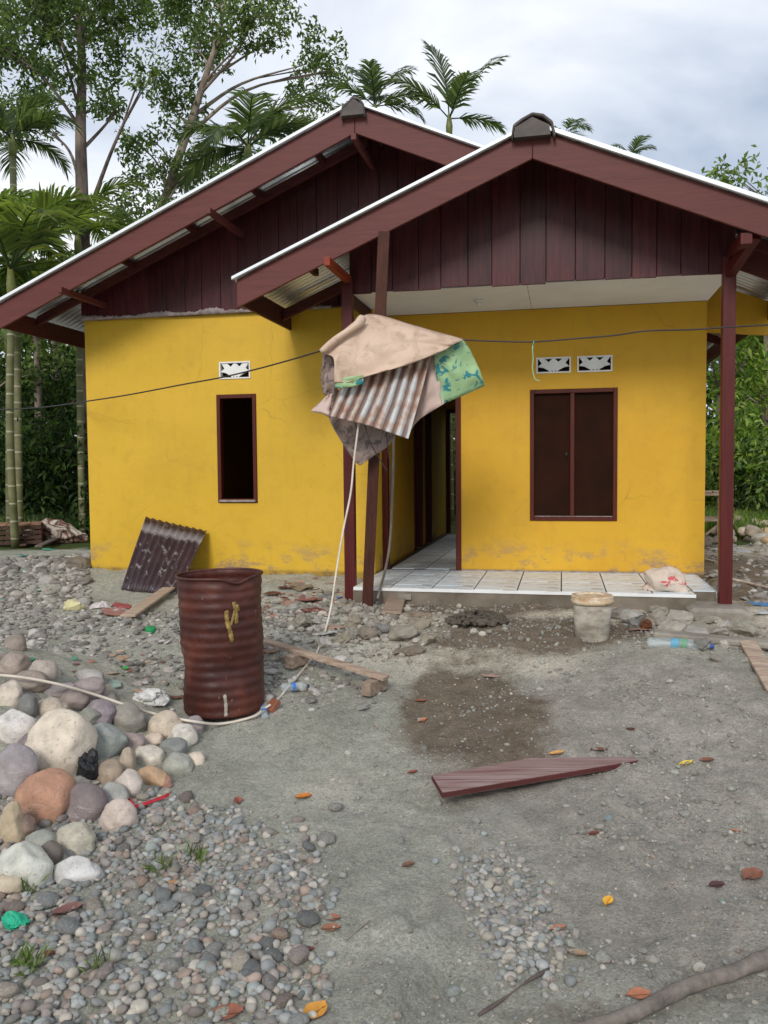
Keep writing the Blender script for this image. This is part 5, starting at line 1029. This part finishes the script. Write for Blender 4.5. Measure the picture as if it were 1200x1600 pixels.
# ------------------------------------------------------------------ palms
def palm(base, top, label, nf, L, rad, seed, dirs=None, lw=1.6, ll_k=.4, group='slender areca palms around the house', shaft=True, cols=mid, droop=.9, split=False):
    base = Vector(base); top = Vector(top); root = empty('palm', base); inv_ = Matrix.Translation(-base); rr = random.Random(seed); nr = np.random.default_rng(seed)
    mid_ = base.lerp(top, .5) + Vector((rr.uniform(-.1, .1), 0, 0))
    def ad(o): o.parent = root; o.matrix_parent_inverse = inv_; return o
    ad(MB().tube(catmull([base, mid_, top], 8), [rad * (1 - .25 * k_ / 16) for k_ in range(17)], 12).build('trunk', M['palmtrunk'], None, True))
    if shaft: ad(MB().tube([top, top + Vector((0, 0, L * .12)), top + Vector((0, 0, L * .28))], [rad * .85, rad * 1.0, rad * .45], 12).build('crownshaft', M['crownshaft'], None, True))
    tp = top + Vector((0, 0, L * .22 if shaft else 0))
    for k_ in range(nf):
        if dirs: az, el, l_ = dirs[k_]
        else: az = k_ * 2.4 + rr.uniform(-.3, .3); el = rr.uniform(.2, 1.3); l_ = rr.uniform(.8, 1.1)
        l_ *= L; h = Vector((cos(az), sin(az), 0)); pts = []; n = 14; p = tp.copy(); ang = el
        for q in range(n + 1):
            pts.append(p.copy()); p = p + (h * cos(ang) + Vector((0, 0, sin(ang)))) * (l_ / n); ang -= droop * (1.5 * q / n + .35) / n * 1.6
        b = MB().tube(pts, [.018 * (1 - .85 * q / n) * L / 1.8 for q in range(n + 1)], 5); nv0 = len(b.v); cols_ = [cols[2]] * nv0
        PP = np.array([v[:] for v in pts]); side = Vector((-sin(az), cos(az), 0)); m_ = 30
        for q in range(m_):
            t_ = .18 + .8 * q / m_; c = Vector([np.interp(t_, np.linspace(0, 1, n + 1), PP[:, a_]) for a_ in range(3)]); c2_ = Vector([np.interp(min(t_ + .03, 1), np.linspace(0, 1, n + 1), PP[:, a_]) for a_ in range(3)]); tg = (c2_ - c).normalized() if (c2_ - c).length > 1e-6 else h
            ll = l_ * ll_k * (sin(pi * (.12 + .82 * t_)))**.6 * rr.uniform(.85, 1.1)
            for sgn in (-1, 1):
                d = (side * sgn * (1.0 - .55 * t_) + tg * (.55 + .5 * t_) + Vector((0, 0, rr.uniform(-.1, .18)))).normalized(); w = .030 * lw * L / 1.8 * rr.uniform(.8, 1.3); wd = tg * w
                e1 = c + d * ll * .55; e2 = c + d * ll + Vector((0, 0, -.22 * ll * rr.uniform(.5, 1.4))); nq = len(b.v)
                b.v += [tuple(c - wd * .5), tuple(c + wd * .6), tuple(e1 - wd * .6), tuple(e1 + wd * .6), tuple(e2)]; b.f += [(nq, nq + 1, nq + 3, nq + 2), (nq + 2, nq + 3, nq + 4)]
                cc = cols[rr.randrange(len(cols))] * rr.uniform(.7, 1.35); cols_ += [cc] * 5
        me = bpy.data.meshes.new('frond'); me.from_pydata(b.v, [], b.f); at = me.color_attributes.new('Col', 'FLOAT_COLOR', 'POINT'); c4 = np.ones((len(b.v), 4), np.float32); c4[:, :3] = np.array(cols_); at.data.foreach_set('color', c4.ravel()); me.materials.append(M['leaf'])
        o = link('frond', me); ad(o)
    tag(root, label, 'palm', group); return root
def gp(px, Y, dz=-.1): q = atY(px, 800, Y); return Vector((q.x, Y, H(q.x, Y) + dz))
pg = LG((78, 92, 70), (88, 102, 76), (68, 82, 62), (100, 114, 82)); yg = LG((92, 108, 62), (108, 122, 68), (78, 94, 56), (126, 134, 76))
palm(gp(705, 17), atY(702, 212, 17), 'areca palm with upright split fronds, standing above the middle of the roof', 5, 1.5, .07, 3, dirs=[(2.3, 1.5, 1.15), (.15, 1.1, 1.1), (3.3, .8, .95), (.1, .1, .75), (5.0, .6, .8)], cols=pg, droop=.42)
palm(gp(590, 17.5), atY(586, 190, 17.5), 'areca palm peeping over the main roof ridge', 8, 1.35, .07, 4, cols=pg, dirs=[(2.3, 1.3, 1.0), (.4, 1.2, .95), (3.3, .7, .9), (.1, .55, .9), (3.0, .2, .8), (6.1, .1, .8), (4.6, .9, .8), (1.4, .9, .8)], droop=.7)
palm(gp(385, 16), atY(388, 262, 16), 'broad bushy palm left of the main roof ridge', 10, 1.75, .09, 5, cols=pg)
palm(gp(880, 19), atY(882, 222, 19), 'palm with only a frond tip over the porch ridge cap', 5, .8, .06, 6, cols=pg)
palm(gp(985, 19), atY(985, 262, 19), 'palm with two frond tips over the right porch roof', 5, .75, .06, 7, cols=pg)
# left palms
palm(G(24, 856), atY(18, 470, 12.9), 'nearest areca palm with ringed green trunk at the left picture edge', 13, 2.1, .068, 8, cols=yg)
palm(gp(14, 15), atY(14, 555, 15), 'second ringed palm trunk just behind the nearest palm at the left edge', 11, 2.0, .07, 9, cols=mid)
palm(gp(28, 15), atY(20, 245, 15), 'tall dark palm above the nearest one at the left edge', 9, 1.35, .075, 10, cols=pg)
palm(gp(128, 16), atY(122, 400, 16), 'bright palm rising behind the left eave in front of the tall tree', 10, 1.75, .07, 11, cols=yg)
palm(gp(-60, 14), atY(-60, 420, 14), 'palm just outside the left picture edge, its fronds reaching in', 11, 2.1, .08, 12, cols=mid)
# ------------------------------------------------------------------ understorey, woods
def wood_tree(px, Y, hgt, label, cols, seed, per=520, ls=.17, wid=1.5):
    rr = random.Random(seed); b_ = gp(px, Y); top = b_ + Vector((rr.uniform(-.4, .4), 0, hgt)); cs = []
    for q in range(11): f_ = rr.uniform(.22, 1); cs.append((tuple(b_.lerp(top, f_) + Vector((rr.uniform(-1, 1) * wid, rr.uniform(-1, 1) * wid, 0))), rr.uniform(.5, .95) * wid * .7))
    tree('woodland_tree', b_, [b_, b_.lerp(top, .5) + Vector((rr.uniform(-.2, .2), 0, 0)), top], [.11, .08, .03], cs, per, ls, cols, label, 'trees of the wood behind the house', seed=seed, lr=.035, bark=rr.choice(['bark', 'palebark']))
for k_, (px, Y, hh, lab, cc) in enumerate(((60, 19, 6.2, 'dark green tree of the wood seen between the palm trunk and the house', dark), (112, 21, 7.0, 'dark tree of the wood showing a pale trunk, next to the left house corner', dark), (-30, 18, 6, 'leafy tree of the wood at the far left edge', mid), (165, 22, 6.5, 'dark tree behind the left house corner, mostly hidden', dark),
    (1125, 19, 4.9, 'light green bushy tree showing between the right wall and the right post', light), (1185, 18, 5.4, 'light green tree right of the right post', light), (1305, 17, 7.8, 'tall tree at the right picture edge, its top showing above the porch roof', mid), (1290, 20, 7, 'broad tree outside the right edge, leaves reaching in', mid), (1160, 23, 5.8, 'darker tree behind the light green ones right of the house', dark))):
    wood_tree(px, Y, hh, lab, cc, 30 + k_, wid=1.3 if px < 1200 else 1.7, per=700)
# hedge-like undergrowth as stuff
def band(x0, x1, y0, y1, h0, h1, n, ls, cols, label, seed, name='undergrowth'):
    rr = np.random.default_rng(seed); k = 260; cx = rr.uniform(x0, x1, k); cy = rr.uniform(y0, y1, k); cz = hfun(cx, cy) + h0 + (h1 - h0) * rr.uniform(0, 1, k)**1.2; q = rr.integers(0, k, n)
    P = np.stack([cx[q], cy[q], cz[q]], -1) + rr.normal(size=(n, 3)) * np.array([.45, .45, .32]); P[:, 2] = np.maximum(P[:, 2], hfun(P[:, 0], P[:, 1]) + .05)
    o = leafmesh(P, ls, cols, name, seed=seed); tag(o, label, kind='stuff'); return o
band(-13, -5.2, 16, 19, .1, 2.3, 22000, .17, dk2, 'dark leafy undergrowth left of the house', 1)
band(-13, -5.4, 19, 21, .3, 4.2, 16000, .17, dk2, 'taller dark shrubs at the wood edge left of the house', 7)
band(6.6, 15, 15.5, 18.5, .0, 1.7, 20000, .16, np.concatenate([mid, dk2, light]), 'leafy green undergrowth right of the house', 2)
band(-6, 7, 19, 22, .1, 3.0, 16000, .22, dark, 'leafy undergrowth behind the house', 3)
band(-26, 26, 26, 34, .3, 8.0, 60000, .42, np.concatenate([dark, mid]), 'far wood closing off the view behind house and trees', 4, 'far_wood')
# big leaf weeds, left of the house
def weed(px, py, n, L, cols, label, seed, spread=.9):
    p = G(px, py); rr = random.Random(seed); V = []; F = []; C3 = []
    for q in range(n):
        az = rr.uniform(0, 6.28); el = rr.uniform(.5, 1.35); l_ = L * rr.uniform(.6, 1.1); h = Vector((cos(az), sin(az), 0)); s_ = Vector((-sin(az), cos(az), 0)); c = cols[rr.randrange(len(cols))] * rr.uniform(.8, 1.3); m0 = len(V); pp_ = p.copy(); a_ = el
        for k_ in range(7):
            w = l_ * .13 * sin(pi * (.1 + .87 * k_ / 6)); V += [tuple(pp_ - s_ * w), tuple(pp_ + s_ * w)]; C3 += [c, c]; pp_ = pp_ + (h * cos(a_) + Vector((0, 0, sin(a_)))) * l_ / 6; a_ -= .22 * spread
        F += [(m0 + 2 * k_, m0 + 2 * k_ + 1, m0 + 2 * k_ + 3, m0 + 2 * k_ + 2) for k_ in range(6)]
    o = npmesh('plant', V, F, M['leaf'], col=np.array(C3), smooth=True, recenter=True); tag(o, label, 'plant'); return o
bg_ = LG((60, 150, 80), (80, 165, 90)); weed(122, 838, 9, .8, bg_, 'bright green broad leaved plant at the left corner of the house', 1)
weed(62, 812, 12, .9, yg, 'yellow-green spiky plant behind the crate and tarp', 2); weed(100, 800, 16, 1.1, mid, 'taller green plant behind the tarp heap left of the house', 3); weed(40, 800, 14, 1.2, dark, 'dark green broad leaved plant behind the crate', 4)
weed(1118, 800, 12, .9, mid, 'green plant behind the wooden frame right of the house', 6)
def grass(xr, yr, n, h, label, seed, cols, mask=None):
    rr = np.random.default_rng(seed); x = rr.uniform(*xr, n); y = rr.uniform(*yr, n)
    if mask: k = mask(x, y); x, y = x[k], y[k]
    n = len(x); z = hfun(x, y); hh = h * rr.uniform(.5, 1.3, n); a = rr.uniform(0, 6.28, n); l_ = rr.normal(0, .35, (n, 2)) * hh[:, None]; w = .012 * (h / .3)
    B = np.stack([x, y, z], -1); wv = np.stack([np.cos(a), np.sin(a), 0 * a], -1) * w; T_ = B + np.stack([l_[:, 0], l_[:, 1], hh], -1); Mi = (B + T_) / 2 + np.stack([0 * a, 0 * a, hh * .1], -1)
    V = np.stack([B - wv, B + wv, Mi + wv * .7, Mi - wv * .7, T_ + wv * .1, T_ - wv * .1], 1).reshape(-1, 3); i_ = 6 * np.arange(n)[:, None]; F = np.concatenate([i_ + np.array([0, 1, 2, 3]), i_ + np.array([3, 2, 4, 5])]); c = np.repeat(cols[rr.integers(0, len(cols), n)] * rr.uniform(.7, 1.3, n)[:, None], 6, 0)
    o = npmesh('grass', V, F, M['leaf'], col=c); tag(o, label, kind='stuff')
grass((5.5, 14), (14.6, 17.5), 16000, .38, 'tall light grass right of the house', 5, np.concatenate([light, mid])); grass((-10, -6.2), (15.0, 17), 9000, .38, 'grass left of the house at the wood edge', 6, np.concatenate([mid, dark]))
def tuft(px, py, label, seed, n=26, h=.07):
    p = G(px, py); rr = random.Random(seed); V = []; F = []; C3 = []
    for q in range(n):
        b_ = p + Vector((rr.gauss(0, .022), rr.gauss(0, .022), -.003)); b_.z = H(b_.x, b_.y); t_ = b_ + Vector((rr.gauss(0, .03), rr.gauss(0, .03), h * rr.uniform(.4, 1.1))); m0 = len(V); w = Vector((rr.uniform(-1, 1), rr.uniform(-1, 1), 0)).normalized() * .0035
        V += [tuple(b_ - w), tuple(b_ + w), tuple(b_.lerp(t_, .6) + w + Vector((0, 0, .008))), tuple(t_), tuple(b_.lerp(t_, .6) - w + Vector((0, 0, .008)))]; F.append((m0, m0 + 1, m0 + 2, m0 + 3)); F.append((m0, m0 + 2, m0 + 3, m0 + 4)); C3 += [mid[rr.randrange(4)] * rr.uniform(.8, 1.4)] * 5
    o = npmesh('grass_tuft', V, F, M['leaf'], col=np.array(C3), recenter=True); tag(o, label, 'grass tuft')
tuft(305, 1345, 'small grass tuft among the pebbles, nearest the sand track', 1); tuft(248, 1362, 'thin grass tuft among the pebbles in front of the stone heap', 2); tuft(42, 1512, 'grass tuft growing between pebbles in the lower left corner', 3, 40); tuft(44, 1396, 'tiny green sprout below the pale dented stone', 4, 16); tuft(148, 1520, 'small sprout among the lower left pebbles', 5, 14)
# ------------------------------------------------------------------ things at the far left and right
cr_ = G(28, 852); ct = empty('crate', cr_, .35); tag(ct, 'weathered wooden crate with slatted side behind the nearest palm trunk', 'crate')
ct.color = srgb(150, 100, 70)
def cp(box, c=(140, 88, 58), nm='slat'): o = MB().box(*box).build(nm, M['timber'], ct, bevel=.004); o.color = srgb(*c); return o
for q in range(5): cp(((-.5 + q * .18, -.35, .36 + .0), (-.33 + q * .18, .35, .385)), (164, 122, 96), 'board')
for q in range(4): cp(((-.48, -.34, .04 + q * .085), (.40, -.32, .10 + q * .085)), (84, 60, 48))
for q in range(4): cp(((.385, -.31, .04 + q * .085), (.405, .33, .10 + q * .085)), (70, 50, 40))
for x_ in (-.47, .36):
    for y_ in (-.31, .29): cp(((x_, y_, 0), (x_ + .04, y_ + .04, .36)), (110, 66, 46), 'leg')
V, F = rock_verts(4, 9.3, .25); V = V * np.array([.55, .35, .3]); V += .03 * np.stack([n3(V * 9, 1, q) for q in (1, 4, 7)], -1); p = G(82, 850)
t = NT('patched_tarp'); c = t.ramp(t.noise(3.2, 3, .5, (1, 3, 1), dist=1), [(.42, srgb(196, 182, 172)), (.46, srgb(120, 70, 58)), (.56, srgb(96, 74, 66)), (.62, srgb(205, 190, 175))]); t.col(c); t.rough(.7); M['patched'] = t.m
o = npmesh('tarp', V, F, M['patched'], smooth=False); o.location = p + Vector((0, 0, .12)); tag(o, 'crumpled white and brown tarp heap right of the wooden crate', 'tarp')
for q, (a, b_, lab) in enumerate((((35, 856), (70, 838), 'dark brown board leaning against the tarp heap, left one'), ((60, 858), (108, 843), 'grey-brown board lying in front of the tarp heap'), ((96, 846), (136, 842), 'thin brown branch lying at the left corner of the house'))):
    o = plank_on('board', a, b_, .12 if q < 2 else .05, .03, 'timber', lab, 'board' if q < 2 else 'branch', (.03, .12 if q < 2 else .0)); o.color = srgb(*((96, 70, 60), (110, 96, 88), (104, 68, 52))[q])
# frame bench at right behind the post
fb = G(1118, 850); fr = empty('wooden_frame', fb, -.1); tag(fr, 'small raw timber rack standing behind the right corner of the house', 'rack')
def fp(p, q, w=.05, h=.05, nm='rail'): o = MB().bar(p, q, w, h).build(nm, M['rawwood'], fr, bevel=.003); return o
for x_ in (-.35, .12):
    for y_ in (-.2, .25): MB().box((x_ - .03, y_ - .03, 0), (x_ + .03, y_ + .03, .86)).build('leg', M['rawwood'], fr, bevel=.003)
for z_ in (.42, .84):
    for y_ in (-.24, .29): fp((-.42, y_, z_), (.2, y_, z_))
fp((-.36, -.27, .08), (.1, -.27, .45), .035, .035, 'brace')
for q in range(4): MB().box((-.42 + .16 * q, -.22, .87), (-.29 + .16 * q, .27, .89)).build('board', M['rawwood'], fr, bevel=.002)
o = MB().bar(G(1095, 832, .05), G(1215, 822, .05), .1, .06).build('board', M['timber'], None, bevel=.004, recenter=True); o.color = srgb(96, 66, 56); tag(o, 'long dark board lying in front of the far stone pile', 'board')
P_ = G(1150, 806, .05); Q_ = G(1260, 806, .05); n_ = P_ + Vector((0, 1.0, .2)); m_2 = Q_ + Vector((0, 1.0, .25))
sheet3('corrugated_sheet', P_, Q_, m_2, n_, 14, .02, 'darksheet', 'dark corrugated sheet lying flat at the wood edge on the right', 'metal sheet')
o = MB().bar(G(1120, 802, .12), G(1250, 799, .12), .08, .04).build('board', M['rawwood'], None, bevel=.004, recenter=True); tag(o, 'pale board lying on top of the flat corrugated sheet on the right', 'board')
k = 0; r = random.Random(12)
for row in range(3):
    for q in range(9 - row):
        px = 1120 + q * 15 + row * 8 + r.uniform(-8, 8); p = G(px, 850 - row * 3 - r.uniform(0, 5)); s = p.y / FPX; sz_ = r.uniform(13, 27) * s
        V, F = rock_verts(2, 200 + k, .14); o = npmesh('field_stone', V * np.array([sz_ * .62, sz_ * .5, sz_ * .42]), F, M['stone'], smooth=True)
        o.location = p + Vector((0, row * .12, row * .11 + .03 + r.uniform(-.03, .03))); o.rotation_euler = (r.uniform(-.5, .5), r.uniform(-.6, .6), r.uniform(0, 3)); o.color = srgb(*r.choice([(190, 165, 130), (150, 140, 130), (205, 190, 165), (165, 150, 132), (180, 175, 165)])); tag(o, 'pale stone of the far stone pile right of the right porch post', 'stone', 'stones of the far pile on the right'); k += 1
for px, py, w, h, c, lab in ((1106, 846, 34, 26, (120, 108, 94), 'dark rock behind the right house corner'), (1190, 935, 1, 1, (1, 1, 1), '')):
    if lab: chunk(px, py, w, h, c, lab, 'stone', 'field_stone')
print('objects', len(bpy.data.objects), 'tris', sum(len(m.loops) - 2 * len(m.polygons) for m in bpy.data.meshes))
